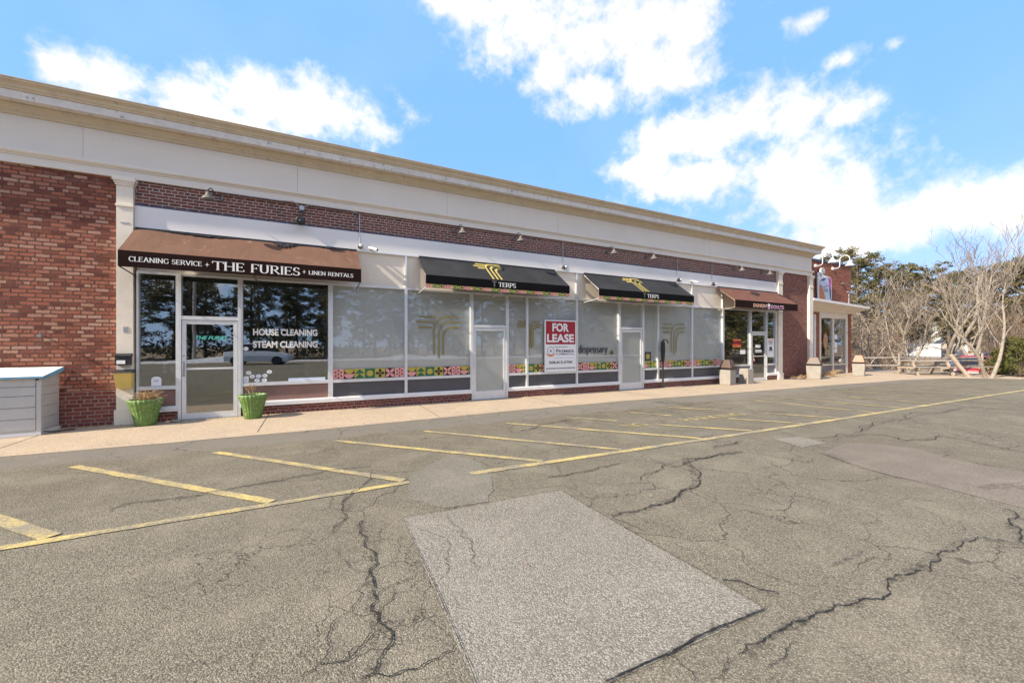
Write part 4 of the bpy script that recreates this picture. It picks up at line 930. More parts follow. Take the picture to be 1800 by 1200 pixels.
def flood(x, z, label, conduit=True, ctop=4.92, xo=0):
    L = empty('flood_light', (x, 0, z), label, 'floodlight', 'round floodlights on the white band')
    mb = MB(); mb.lathe([(.05, -.06), (.05, .0)], (x, -.0, z), 12, axis='y'); mb.build('junction_box', 'steel', L)
    mb = MB(); mb.lathe([(.012, -.205), (.05, -.20), (.062, -.17), (.062, -.10), (.045, -.06)], (x + .01, .0, z - .015), 14, axis='y'); mb.build('lamp_housing', 'black', L, smooth=True)
    mb = MB(); mb.lathe([(.01, -.222), (.035, -.215), (.048, -.204)], (x + .01, .0, z - .015), 14, axis='y'); mb.build('lens', 'lens', L, smooth=True)
    if conduit: mb = MB(); mb.tube([(x, -.03, z + .04), (x, -.03, ctop - .06), (x + xo * .2, -.045, ctop - .01), (x + xo, -.045, ctop - .01)], .011, 6); mb.build('conduit', 'steel', L)
    return L
flood(1.15, 4.05, 'round floodlight on a bent conduit at the right end of the brown lettered awning', xo=-1.15)
flood(7.27, 4.07, 'round floodlight on a straight conduit between the two black awnings')
flood(12.5, 4.05, 'round floodlight at the right end of the right black awning')
flood(14.5, 4.03, 'round floodlight at the left end of the reddish brown awning')
def bullet(x, z, label, dirx):
    L = empty('security_camera', (x, 0, z), label, 'camera')
    mb = MB(); mb.lathe([(.04, -.03), (.04, .0)], (x, -.005, z + .02), 10, axis='y'); mb.tube([(x, -.02, z + .02), (x, -.09, z + .02)], .014, 6); mb.build('bracket', 'steel', L)
    mb = MB(); mb.tube([(x - dirx * .04, -.06, z + .045), (x + dirx * .12, -.24, z - .03)], .034, 10); mb.build('camera_body', 'white_metal', L)
    mb = MB(); mb.tube([(x + dirx * .1205, -.2405, z - .0305), (x + dirx * .126, -.247, z - .033)], .028, 10); mb.build('lens', 'black', L)
bullet(1.42, 3.99, 'white tubular security camera right of the brown lettered awning', 1)
bullet(13.3, 4.02, 'white tubular security camera between two floodlights on the white band', 1)
L = empty('wall_horn', (-.15, 0, 4.45), 'black round horn fixture under a cross shaped conduit box on the brick band', 'horn')
mb = MB(); mb.lathe([(.055, -.08), (.06, -.06), (.06, .03)], (-.13, 0, 4.80), 14, axis='y'); mb.build('junction_box', 'steel', L)
mb = MB(); mb.tube([(-.17, -.03, 4.84), (-.30, -.04, 4.93), (-.6, -.045, 4.908), (-1.8, -.045, 4.908)], .01, 6); mb.tube([(-.09, -.03, 4.84), (.0, -.04, 4.90), (.10, -.045, 4.908)], .01, 6); mb.build('conduit', 'steel', L)
mb = MB(); mb.tube([(-.13, -.06, 4.75), (-.13, -.09, 4.66), (-.14, -.08, 4.52)], .02, 8); mb.build('bracket', 'black', L)
mb = MB(); mb.lathe([(.02, -.245), (.09, -.27), (.105, -.24), (.10, -.20), (.05, -.15), (.045, -.05)], (-.16, 0, 4.45), 18, axis='y'); mb.build('bell', 'black', L, smooth=True)
mb = MB(); mb.lathe([(.01, -.29), (.022, -.275)], (-.16, 0, 4.45), 10, axis='y'); mb.build('cone', 'lampshade', L)

# letter box, yellow bin on the pilaster
L = empty('letter_box', (-3.24, -.1, 1.18), 'black wall letter box with a white label on the first pilaster', 'letter box')
mb = MB(); mb.hexa([(-3.365, -.18, 1.19), (-3.14, -.18, 1.19), (-3.14, -.077, 1.19), (-3.365, -.077, 1.19)], [(-3.365, -.17, 1.37), (-3.14, -.17, 1.37), (-3.14, -.077, 1.37), (-3.365, -.077, 1.37)]); mb.build('box_body', 'black', L)
mb = MB(); mb.hexa([(-3.375, -.19, 1.371), (-3.13, -.19, 1.371), (-3.13, -.077, 1.371), (-3.375, -.077, 1.371)], [(-3.375, -.17, 1.385), (-3.13, -.17, 1.385), (-3.13, -.077, 1.42), (-3.375, -.077, 1.42)]); mb.build('lid', 'black', L)
mb = MB(); mb.box(-3.34, -3.21, -.183, -.179, 1.215, 1.285); mb.build('name_label', 'sign_white', L)
L = empty('yellow_bin', (-3.24, -.1, .73), 'yellow plastic holder with a black rim hung on the first pilaster', 'bin')
mb = MB(); mb.hexa([(-3.35, -.17, .73), (-3.12, -.17, .73), (-3.12, -.077, .73), (-3.35, -.077, .73)], [(-3.365, -.24, 1.04), (-3.105, -.24, 1.04), (-3.105, -.077, 1.04), (-3.365, -.077, 1.04)]); mb.build('tub', 'yellow', L)
mb = MB(); mb.hexa([(-3.38, -.255, 1.041), (-3.09, -.255, 1.041), (-3.09, -.077, 1.041), (-3.38, -.077, 1.041)], [(-3.37, -.245, 1.06), (-3.10, -.245, 1.06), (-3.10, -.077, 1.10), (-3.37, -.077, 1.10)]); mb.build('lid', 'black', L)

# lease sign
L = empty('lease_sign', (7.18, -.02, .72), 'red and white for lease board with a phone number fixed to the window', 'sign')
x0, x1 = 6.575, 7.78
mb = MB(); mb.box(x0, x1, -.047, -.036, .735, 2.365); mb.build('board', 'sign_white', L)
mb = MB(); mb.box(x0 + .045, x1 - .035, -.049, -.0472, 1.60, 2.33); mb.build('red_field', 'sign_red', L)
mb = MB(); text(mb, 'FOR', 6.86, 7.49, 2.0, 2.27, -.0505, 0, .038); text(mb, 'LEASE', 6.66, 7.69, 1.66, 1.93, -.0505, 0, .038); mb.build('headline', 'sign_white', L)
mb = MB(); Y = -.0485
[mb.box(6.92 + q * .09, 6.98 + q * .09, Y, Y + .001, 1.505, 1.53, 2) for q in range(6)]; mb.build('name_line', ['sign_dark', 'orange', 'grey_panel'], L); mb = MB(); text(mb, 'P', 7.0, 7.09, 1.33, 1.45, Y, 0, .02); text(mb, 'REMIER', 7.10, 7.71, 1.335, 1.425, Y, 0, .02); text(mb, 'COMMERCIAL', 7.0, 7.71, 1.265, 1.31, Y, 0, .02)
mb.build('company_name', 'sign_dark', L); mb = MB(); text(mb, 'REAL ESTATE', 6.98, 7.32, 1.16, 1.18, Y, 0, 0); mb.box(7.36, 7.7, Y, Y + .001, 1.165, 1.17, 0)
mb.build('small_print', 'sign_dark', L); mb = MB(); text(mb, '508.815.5700', 6.74, 7.63, .985, 1.07, Y, 0, .035); mb.build('phone_number', 'sign_dark', L); mb = MB(); text(mb, 'premiercommercial.biz', 6.64, 7.74, .80, .875, Y, 0, .03)
mb.build('web_address', 'sign_dark', L); mb = MB()
ribbon(mb, arc(6.80, 1.39, .12, .125, 0, 360, 24), .014, lambda a, b: (a, Y, b), 0)
for a in (0, 60, 120): ribbon(mb, [(6.80 - .045 * math.cos(R(a)), 1.39 - .045 * math.sin(R(a))), (6.80 + .045 * math.cos(R(a)), 1.39 + .045 * math.sin(R(a)))], .014, lambda p, q, aa=a: (p, Y - .0004 * aa / 60, q), 0)
ribbon(mb, arc(6.80, 1.33, .17, .085, 195, 345, 14), lambda dx, dy: .03, lambda a, b: (a, Y - .001, b), 1)
ribbon(mb, arc(6.80, 1.30, .13, .075, 195, 345, 14), lambda dx, dy: .02, lambda a, b: (a, Y - .002, b), 1)
mb.build('emblem', ['sign_dark', 'orange'], L)

# ================================================================ the coffee shop wing
Wg = empty('coffee_shop_wing', (24.5, .6, 0), 'lower brick wing at the far end with flat canopy and paired window', 'building')
yw = .6
mb = MB(); mb.box(21.92, 23.85, yw, yw + .3, .006, 3.3); mb.box(26.76, 27.2, yw, yw + .3, .006, 3.3); mb.box(21.92, 27.2, yw, yw + .3, 3.3, 5.92); mb.box(26.9, 27.2, yw + .3, 11, .006, 5.92); mb.build('brick_wall', 'wing_brick', Wg)
mb = MB(); mb.box(21.93, 27.25, yw - .04, yw + .36, 5.92, 6.03); mb.build('coping', 'black', Wg)
mb = MB(); mb.box(21.93, 27.1, yw + .36, 11, 5.7, 5.9); mb.build('roof', 'roof', Wg)
mb = MB(); mb.box(23.85, 26.76, yw - .03, yw + .2, 3.06, 3.28); mb.build('lintel', 'cream', Wg)
f = MB(); f.box(23.85, 24.0, yw - .035, yw + .14, .006, 3.06); f.box(26.58, 26.76, yw - .035, yw + .14, .006, 3.06); f.box(24.0, 26.58, yw - .03, yw + .14, 3.0, 3.06); f.box(24.0, 26.58, yw - .03, yw + .14, .47, .53); f.box(25.18, 25.29, yw - .03, yw + .14, .006, .47); f.box(25.18, 25.29, yw - .03, yw + .14, .53, 3.0)
wf = f.build('window', 'cream', Wg)
mb = MB(); mb.box(24.0, 25.18, yw + .03, yw + .036, .53, 3.0); mb.box(25.29, 26.58, yw + .03, yw + .036, .53, 3.0); mb.build('glass', 'glass', wf)
mb = MB(); mb.box(24.0, 25.18, yw + .02, yw + .1, .006, .47); mb.box(25.29, 26.58, yw + .02, yw + .1, .006, .47); mb.build('bulkhead_panel', 'grey_panel', wf)
mb = MB(); disc(mb, 24.55, 1.78, .22, .42, yw + .028, 0, 24); disc(mb, 24.55, 1.78, .15, .33, yw + .0265, 1, 24); disc(mb, 24.55, 1.8, .09, .2, yw + .025, 0, 16); mb.build('window_sign', ['rustorange', 'wood_tan'], wf)
mb = MB()
for z, h in ((2.0, .25), (1.55, .3), (1.25, .2)): mb.box(25.45, 25.75, yw + .0265, yw + .028, z - h / 2, z + h / 2, 0)
mb.box(25.8, 26.35, yw + 1.2, yw + 1.8, .55, 1.1, 1); mb.build('window_sign', ['sign_white', 'orange'], wf)
mb = MB(); mb.box(21.95, 26.85, 5., 5.1, .01, 3.2); mb.box(21.95, 26.85, yw + .3, 5, 3.1, 3.2); mb.box(21.95, 26.85, yw + .3, 5, -.02, .02); mb.build('interior_wall', 'interior', Wg)
mb = MB(); mb.box(23.2, 23.32, yw - .09, yw, .006, 3.15); mb.box(23.36, 23.46, yw - .05, yw, .006, 3.15); mb.build('corner_post', 'white_metal', Wg)
mb = MB(); mb.box(23.30, 23.345, yw - .06, yw - .01, 1.35, 2.3); mb.build('downpipe', 'grey_panel', Wg)
C_ = MB()
C_.hexa([(21.92, -.1, 3.745), (27.6, -.1, 3.545), (27.6, yw + .25, 3.545), (21.92, yw + .25, 3.745)], [(21.92, -.1, 3.86), (27.62, -.1, 3.66), (27.62, yw + .25, 3.66), (21.92, yw + .25, 3.86)])
cn = C_.build('canopy', 'sill', Wg)
mb = MB(); mb.add([(21.92, -.085, 3.742), (27.585, -.085, 3.543), (27.2, yw - .03, 3.285), (21.92, yw - .03, 3.285), (27.585, yw - .03, 3.543), (21.92, yw - .03, 3.742)], [(0, 3, 2, 1), (1, 2, 4), (0, 5, 3)]); mb.build('soffit', 'cream', cn)
mb = MB(); mb.tube([(26.35, yw - .25, 3.70), (26.35, yw - .25, 4.45)], .03, 8); mb.tube([(26.35, yw - .25, 4.42), (26.95, yw - .25, 4.42)], .03, 8); mb.tube([(26.2, yw - .25, 4.46), (26.4, yw - .25, 4.46)], .04, 8); mb.build('vent_pipe', 'steel', Wg)
mb = MB(); mb.box(26.1, 26.3, yw - .12, yw, 4.9, 4.98); mb.build('vent_cap', 'lampshade', Wg)
for i, (x, lab) in enumerate(((23.47, 'white gooseneck lamp over the cup sign, nearer the corner of the long building'), (25.18, 'white gooseneck lamp over bare brick, right of the one above the cup sign'))):
    L = empty('gooseneck_lamp', (x, yw, 5.67), lab, 'lamp', 'white gooseneck lamps on the wing')
    mb = MB(); mb.lathe([(.09, -.06), (.09, .0)], (x, yw, 5.67), 14, axis='y'); mb.build('wall_plate', 'white_metal', L)
    pts = [(x, yw - .04, 5.67), (x, yw - .22, 5.66)] + [(x, yw - .22 - .12 * math.sin(R(a)), 5.78 - .12 * math.cos(R(a))) for a in range(15, 91, 25)] + [(x, yw - .34, 5.95)] + [(x, yw - .56 + .22 * math.cos(R(a)), 6.08 + .2 * math.sin(R(a))) for a in range(0, 181, 20)] + [(x, yw - .78, 5.93)]
    mb = MB(); mb.tube(pts, .022, 8); mb.build('arm', 'white_metal', L, smooth=True)
    mb = MB(); mb.lathe([(.21, 5.70), (.205, 5.715), (.13, 5.80), (.07, 5.86), (.06, 5.94), (.03, 5.96)], (x, yw - .78, 0), 20); mb.build('lamp_shade', 'white_metal', L, smooth=True)
# cup sign
L = empty('cup_sign', (24.1, .45, 3.98), 'tall cut-out sign of a steaming paper cup on an orange and pink ground', 'sign')
def uv(px, py, lay=0): return (23.44 + (px - 180) / 195 * 1.30, .44 - lay * .004, 3.92 + (868 - py) / 375 * 1.24)
def shape(pts, mi, lay, mb): mb.poly([uv(a, b, lay) for a, b in reversed(pts)], mi)
rr = [(200, 868), (186, 850), (183, 700), (180, 520), (195, 490), (225, 470), (330, 492), (362, 500), (375, 525), (378, 700), (378, 845), (360, 868), (330, 876)]
mb = MB(); mb.plate([(uv(a, b)[0], uv(a, b)[2]) for a, b in rr], .44, .07); 
for cx, cy in ((210, 480), (247, 412)): c_ = uv(cx, cy); mb.plate([(c_[0] + .20 * math.cos(R(a)), c_[2] + .15 * math.sin(R(a))) for a in range(0, 360, 20)], .436, .07)
mb.build('board', 'sign_white', L)
mb = MB()
shape([(192, 520), (200, 640), (250, 700), (290, 858), (205, 858), (194, 840)], 0, 1, mb); shape([(318, 500), (358, 508), (368, 530), (368, 700), (335, 650), (325, 560)], 1, 1, mb); shape([(335, 655), (368, 705), (368, 842), (352, 860), (345, 800)], 3, 1, mb)
shape([(202, 560), (240, 520), (320, 498), (335, 640), (350, 830), (330, 862), (300, 855), (250, 690), (205, 640)], 2, 2, mb)
shape([(205, 575), (255, 530), (300, 525), (255, 570)], 3, 3, mb)
mb.add([uv(*p, 3) for p in ((205, 632), (250, 668), (322, 628), (323, 640), (250, 682), (206, 645))], [(0, 5, 4, 1), (1, 4, 3, 2)], 4)
for (x_, s_) in ((266, 1), (294, 1)): 
    c_ = uv(x_ + 12, 712); ribbon(mb, [(c_[0] - .05, c_[2] - .09), (c_[0] - .05, c_[2] + .06)] + arc(c_[0] - .05, c_[2] - .015, .09, .075, 90, -90, 8), .035, lambda a, b, k=s_: (a, .426 - k * .001, b), 5)
for cx, cy in ((210, 480), (247, 412)):
    c_ = uv(cx, cy); ribbon(mb, arc(c_[0], c_[2], .12, .09, -120, 150, 14) + arc(c_[0], c_[2], .05, .04, 150, 330, 6), .035, lambda a, b: (a, .431, b), 4)
mb.build('picture', ['rustorange', 'magenta', 'cup', 'blue_strip', 'grey_panel', 'brown_panel'], L)
# ================================================================ street furniture and small things
def pot(x, y, label, dry):
    P = empty('planter_pot', (x, y, .005), label, 'planter', 'green ribbed planters by the shop door')
    fn = lambda a, z: 1 + .035 * math.sin(a * 22) * (1 if z > .03 else .3)
    mb = MB(); mb.lathe([(.155, .006), (.165, .02), (.175, .12), (.20, .25), (.235, .38), (.262, .45), (.268, .49), (.262, .515), (.25, .52), (.235, .50), (.23, .47), (.02, .46)], (x, y, 0), 88, fn=fn); mb.build('bowl', 'potgreen', P, smooth=True)
    mb = MB(); mb.lathe([(.225, .462), (.15, .485), (.01, .49)], (x, y, 0), 18); mb.build('soil', 'soil', P)
    mb = MB(); rnd = random.Random(int(x * 100))
    if dry:
        for _ in range(150):
            a = rnd.uniform(0, 6.28); r = rnd.uniform(0, .15); p = Vector((x + r * math.cos(a), y + r * math.sin(a), .48)); d = Vector((rnd.uniform(-.5, .8), rnd.uniform(-.5, .5), rnd.uniform(.4, 1.2))).normalized(); pts = [p.copy()]
            for k in range(6): p = p + d * .045; d = (d + Vector((rnd.uniform(-.5, .6), rnd.uniform(-.5, .5), rnd.uniform(-.7, .2)))).normalized(); pts.append(p.copy())
            mb.tube(pts, .0028, 3, cap=False)
    else:
        for _ in range(14):
            a = rnd.uniform(0, 6.28); r = rnd.uniform(0, .12); p = Vector((x + r * math.cos(a), y + r * math.sin(a), .48)); d = Vector((rnd.uniform(-.4, .4), rnd.uniform(-.3, .3), 1)).normalized(); pts = [p.copy()]
            for k in range(5): p = p + d * rnd.uniform(.04, .075); d = (d + Vector((rnd.uniform(-.25, .25), rnd.uniform(-.25, .25), 0))).normalized(); pts.append(p.copy())
            mb.tube(pts, [.003] * 5 + [.001], 3, cap=False)
            q = pts[3]; mb.tube([q, q + Vector((rnd.uniform(-.09, .09), 0, .07))], .002, 3, cap=False)
    mb.build('dry_plant', 'straw', P)
pot(-2.86, -.33, 'green ribbed planter with curly dried stalks beside the pilaster', True)
pot(-1.06, -.40, 'green ribbed planter with a few bare twigs right of the glass door', False)
o = MB(); o.lathe([(.07, .004), (.11, .02), (.09, .04), (.03, .045)], (-2.42, -.16, 0), 10); tag(o.build('stone', 'concrete', loc=(-2.42, -.16, 0)), 'flat pale stone lying by the foot of the brown lettered shop door', 'stone')

# storage box
S = empty('storage_box', (-4.2, -.62, 0), 'grey resin storage box with a pale lid edged in blue against the brick wall', 'storage box')
c0 = Vector((-4.2, -.62)); u = Vector((-1, -.10)).normalized(); v = Vector((0, 1))
def sb(a, b, z): p = c0 + u * a + v * b; return (p.x, p.y, z)
LEN = 2.1; dep = .60
mb = MB(); mb.hexa([sb(LEN, 0, .03), sb(0, 0, .03), sb(0, dep, .03), sb(LEN, dep, .03)], [sb(LEN, .0, 1.0), sb(0, .0, 1.0), sb(0, dep, 1.13), sb(LEN, dep, 1.13)])
body = mb.build('box_body', 'resin', S)
mb = MB()
zs = [.10, .30, .50, .70, .86, 1.0]
for z0_, z1_ in zip(zs, zs[1:]): mb.hexa([sb(LEN, -.018, z0_ + .008), sb(.05, -.018, z0_ + .008), sb(.05, -.001, z0_ + .008), sb(LEN, -.001, z0_ + .008)], [sb(LEN, -.012, z1_ - .006), sb(.05, -.012, z1_ - .006), sb(.05, -.001, z1_ - .006), sb(LEN, -.001, z1_ - .006)])
for z0_, z1_ in zip(zs, zs[1:]): mb.hexa([sb(-.014, .05, z0_ + .008), sb(-.014, dep - .05, z0_ + .008), sb(-.001, dep - .05, z0_ + .008), sb(-.001, .05, z0_ + .008)][::-1], [sb(-.008, .05, z1_ - .006), sb(-.008, dep - .05, z1_ - .006), sb(-.001, dep - .05, z1_ - .006), sb(-.001, .05, z1_ - .006)][::-1])
mb.build('siding', 'resin', S)
mb = MB(); mb.hexa([sb(.035, -.022, .05), sb(-.02, -.022, .05), sb(-.02, .04, .05), sb(.035, .04, .05)], [sb(.035, -.022, .99), sb(-.02, -.022, .99), sb(-.02, .04, 1.0), sb(.035, .04, 1.0)]); mb.build('corner_trim', 'resin', S)
mb = MB(); mb.hexa([sb(LEN, -.03, .008), sb(-.02, -.03, .008), sb(-.02, dep, .008), sb(LEN, dep, .008)], [sb(LEN, -.03, .06), sb(-.02, -.03, .06), sb(-.02, dep, .06), sb(LEN, dep, .06)]); mb.build('base_rail', 'sill', S)
mb = MB(); mb.hexa([sb(LEN, -.06, 1.005), sb(-.05, -.06, 1.005), sb(-.05, dep + .03, 1.14), sb(LEN, dep + .03, 1.14)], [sb(LEN, -.06, 1.035), sb(-.05, -.06, 1.035), sb(-.05, dep + .03, 1.175), sb(LEN, dep + .03, 1.175)]); ld = mb.build('lid', 'tarp', S)
mb = MB(); n = 26
a = [sb(-.056, -.06 + (dep + .09) * i / n, 1.04 + .135 * i / n) for i in range(n + 1)]; b = [sb(-.056, -.06 + (dep + .09) * i / n, 1.00 + .125 * i / n - random.uniform(.0, .035)) for i in range(n + 1)]
mb.add(a + b, [(i, n + 1 + i, n + 2 + i, i + 1) for i in range(n)])
a = [sb(LEN - (LEN + .05) * i / n, -.0655, 1.04) for i in range(n + 1)]; b = [sb(LEN - (LEN + .05) * i / n, -.0655, 1.02 - random.uniform(0, .02)) for i in range(n + 1)]
mb.add(a + b, [(i, n + 1 + i, n + 2 + i, i + 1) for i in range(n)]); mb.build('blue_edging', 'tarp_blue', ld)
mb = MB(); 
def fm(x, z): p = c0 + u * x + Vector((0, -.022)); return (p.x, p.y, z)
text(mb, 'S', .60, .50, .80, .93, 0, 0, .05, fmap=fm); mb.build('lettering', 'black', S)
mb = MB(); mb.box(-4.24, -4.21, -.66, -.64, .97, 1.03); mb.tube([(-4.16, -.60, .06), (-4.05, -.5, .03), (-3.95, -.42, .035), (-3.88, -.30, .02)], .012, 5); mb.build('latch', 'black', S)

# concrete bins
def bin_(x, y, w, h, label, hood=None, rz=0., taper=.9, taphood=.32):
    P = empty('litter_bin' if hood else 'concrete_planter', (0, 0, 0), label, 'bin' if hood else 'planter', 'square concrete bins outside the coffee shop' if hood else None)
    a, b = w / 2 * taper, w / 2
    mb = MB(); mb.hexa([(-a, -a, .005), (a, -a, .005), (a, a, .005), (-a, a, .005)], [(-b, -b, h), (b, -b, h), (b, b, h), (-b, b, h)]); mb.build('bin_body', 'concrete', P, bevel=.02)
    if hood:
        mb = MB(); mb.hexa([(-b, -b, h + .001), (b, -b, h + .001), (b, b, h + .001), (-b, b, h + .001)], [(-b - .02, -b - .02, h + .07), (b + .02, -b - .02, h + .07), (b + .02, b + .02, h + .07), (-b - .02, b + .02, h + .07)]); mb.build('liner', 'black', P)
        t = b * .55; H2 = h + .07 + taphood
        mb = MB(); mb.hexa([(-b, -b, h + .071), (b, -b, h + .071), (b, b, h + .071), (-b, b, h + .071)], [(-t, -t, H2), (t, -t, H2), (t, t, H2), (-t, t, H2)]); mb.box(-b - .03, b + .03, -b - .05, -b - .015, h + .08, h + .15); mb.build('hood', hood, P, bevel=.02)
    else:
        mb = MB(); mb.box(-b * .8, b * .8, -b * .8, b * .8, h, h + .012); mb.build('top_plate', 'concrete', P)
    P.location = (x, y, 0); P.rotation_euler.z = rz
    return P
bin_(14.80, -.50, .46, .60, 'concrete bin with a dark brown hood at the left side of the coffee shop window', 'hood', .1)
bin_(15.95, -.52, .38, .60, 'plain square concrete block with no hood, beside the coffee shop door', None, .0, 1.)
bin_(20.85, -.62, .56, .62, 'concrete bin with a brown hood in front of the brick pier', 'hood', .35)
bin_(25.05, -.62, .50, .62, 'concrete bin with a tan hood right of the paired window, by the rail fence', 'hood_tan', .3, taphood=.36)
# black post with hook
P = empty('black_post', (11.62, -.14, 0), 'tall black post with a padded upper half and a crook, beside the right frosted door', 'post')
mb = MB(); mb.lathe([(.06, .005), (.055, .12), (.035, .14), (.035, .95)], (11.62, -.14, 0), 12); mb.build('pole', 'black', P)
mb = MB(); mb.lathe([(.04, .95), (.06, 1.0), (.085, 1.35), (.075, 1.65), (.055, 1.72), (.02, 1.74)], (11.62, -.14, 0), 12); mb.build('sleeve', 'black', P)
mb = MB(); mb.tube([(11.62, -.14, 1.70), (11.63, -.15, 1.76), (11.75, -.17, 1.77), (11.82, -.18, 1.72), (11.82, -.18, 1.64)], .022, 6); mb.build('crook', 'black', P)
# dead plant clumps
def clump(x, y, r, h, n, label, seed):
    P = empty('dead_plant', (x, y, .005), label, 'plant', None); rnd = random.Random(seed); mb = MB()
    for _ in range(n):
        a = rnd.uniform(0, 6.28); rr_ = rnd.uniform(0, r * .5); p = Vector((x + rr_ * math.cos(a), y + rr_ * math.sin(a), .01)); d = Vector((math.cos(a), math.sin(a) * .5, rnd.uniform(.4, 1.4))).normalized(); pts = [p.copy()]
        for k in range(5): p = p + d * h / 4; p.z = max(p.z, .012); d = (d + Vector((0, 0, -.35))).normalized(); pts.append(p.copy())
        mb.tube(pts, [.008, .008, .007, .006, .005, .003], 3, cap=False)
    mb.build('stalks', 'straw', P)
    mb = MB()
    for _ in range(14):
        a = rnd.uniform(0, 6.28); q = r * rnd.uniform(.2, 1); s_ = rnd.uniform(.04, .09); cx, cy = x + q * math.cos(a), y + q * math.sin(a) * .5
        mb.lathe([(s_, .01), (s_ * 1.1, s_ * .5), (s_ * .5, s_)], (cx, cy, 0), 7)
    mb.build('stones', 'grey_panel' if seed == 1 else 'wood_grey', P)
clump(20.0, -.32, .42, .30, 60, 'low clump of dead stalks and dark stones against the brick pier', 1)
clump(22.9, -.15, .6, .5, 110, 'larger clump of straw coloured stalks spilling under the paired window', 2)

# ---- rail fence
F_ = empty('rail_fence', (27.4, -1.6, 0), 'weathered two rail wooden fence at the end of the walkway', 'fence')
P0, P1, P2 = Vector((27.6, .9, 0)), Vector((29.4, -.7, 0)), Vector((33.2, -2.9, 0))
for p, h in ((P0, 1.0), (P1, 1.08), (P2, 1.12)):
    mb = MB(); mb.tube([p, p + Vector((0, 0, h * .5)), p + Vector((.01, 0, h))], [.06, .055, .045], 8); mb.build('post', 'wood_tan' if p is P2 else 'wood_grey', F_)
for a, b in ((P0, P1), (P1, P2)):
    for z in (.42, .85):
        mb = MB(); m_ = (a + b) / 2 + Vector((0, 0, z - .02)); mb.tube([a + Vector((0, 0, z)), m_, b + Vector((0, 0, z + .01))], [.032, .042, .032], 8); mb.build('rail', 'wood_grey', F_)
mb = MB(); mb.tube([(28.95, -3.45, .0), (28.75, -3.2, .5), (28.5, -2.95, 1.08)], [.085, .08, .085], 9)
tag(mb.build('leaning_log', 'wood_tan', loc=(28.9, -3.4, 0)), 'thick pale peeled log leaning to the left in front of the picnic tables', 'log')

# ---- picnic tables
def picnic(label):
    P = empty('picnic_table', (0, 0, 0), label, 'picnic table', 'picnic tables by the rail fence'); Lh = 1.05
    mb = MB()
    for k in range(5): mb.box(-Lh, Lh, -.36 + k * .147, -.36 + k * .147 + .135, .72, .76)
    mb.build('tabletop', 'wood_grey', P)
    for s_ in (-1, 1):
        mb = MB(); mb.box(-Lh, Lh, s_ * .72 - .12, s_ * .72 - .005, .42, .46); mb.box(-Lh, Lh, s_ * .72 + .005, s_ * .72 + .12, .42, .46); mb.build('bench_seat', 'wood_grey', P)
        mb = MB(); mb.box(s_ * .75 - .02, s_ * .75 + .02, -.82, .82, .33, .42); mb.box(s_ * .75 - .02, s_ * .75 + .02, -.34, .34, .64, .718); mb.build('crossbar', 'wood_tan', P)
        for q in (-1, 1):
            mb = MB(); x = s_ * .75 + .045; mb.hexa([(x - .02, q * .68 - .06, 0), (x + .02, q * .68 - .06, 0), (x + .02, q * .68 + .06, 0), (x - .02, q * .68 + .06, 0)], [(x - .02, q * .26 - .06, .715), (x + .02, q * .26 - .06, .715), (x + .02, q * .26 + .06, .715), (x - .02, q * .26 + .06, .715)]); mb.build('leg', 'wood_tan', P)
    return P
pt = picnic('grey wooden picnic table in front of the rail fence, the left one of the two'); pt.location = (28.75, -1.9, .0); pt.rotation_euler.z = R(-38)
p2 = copy_tree(pt); p2['label'] = 'grey wooden picnic table behind the leaning log, the right one of the two'; p2.location = (31.0, -2.5, .0); p2.rotation_euler.z = R(-34)

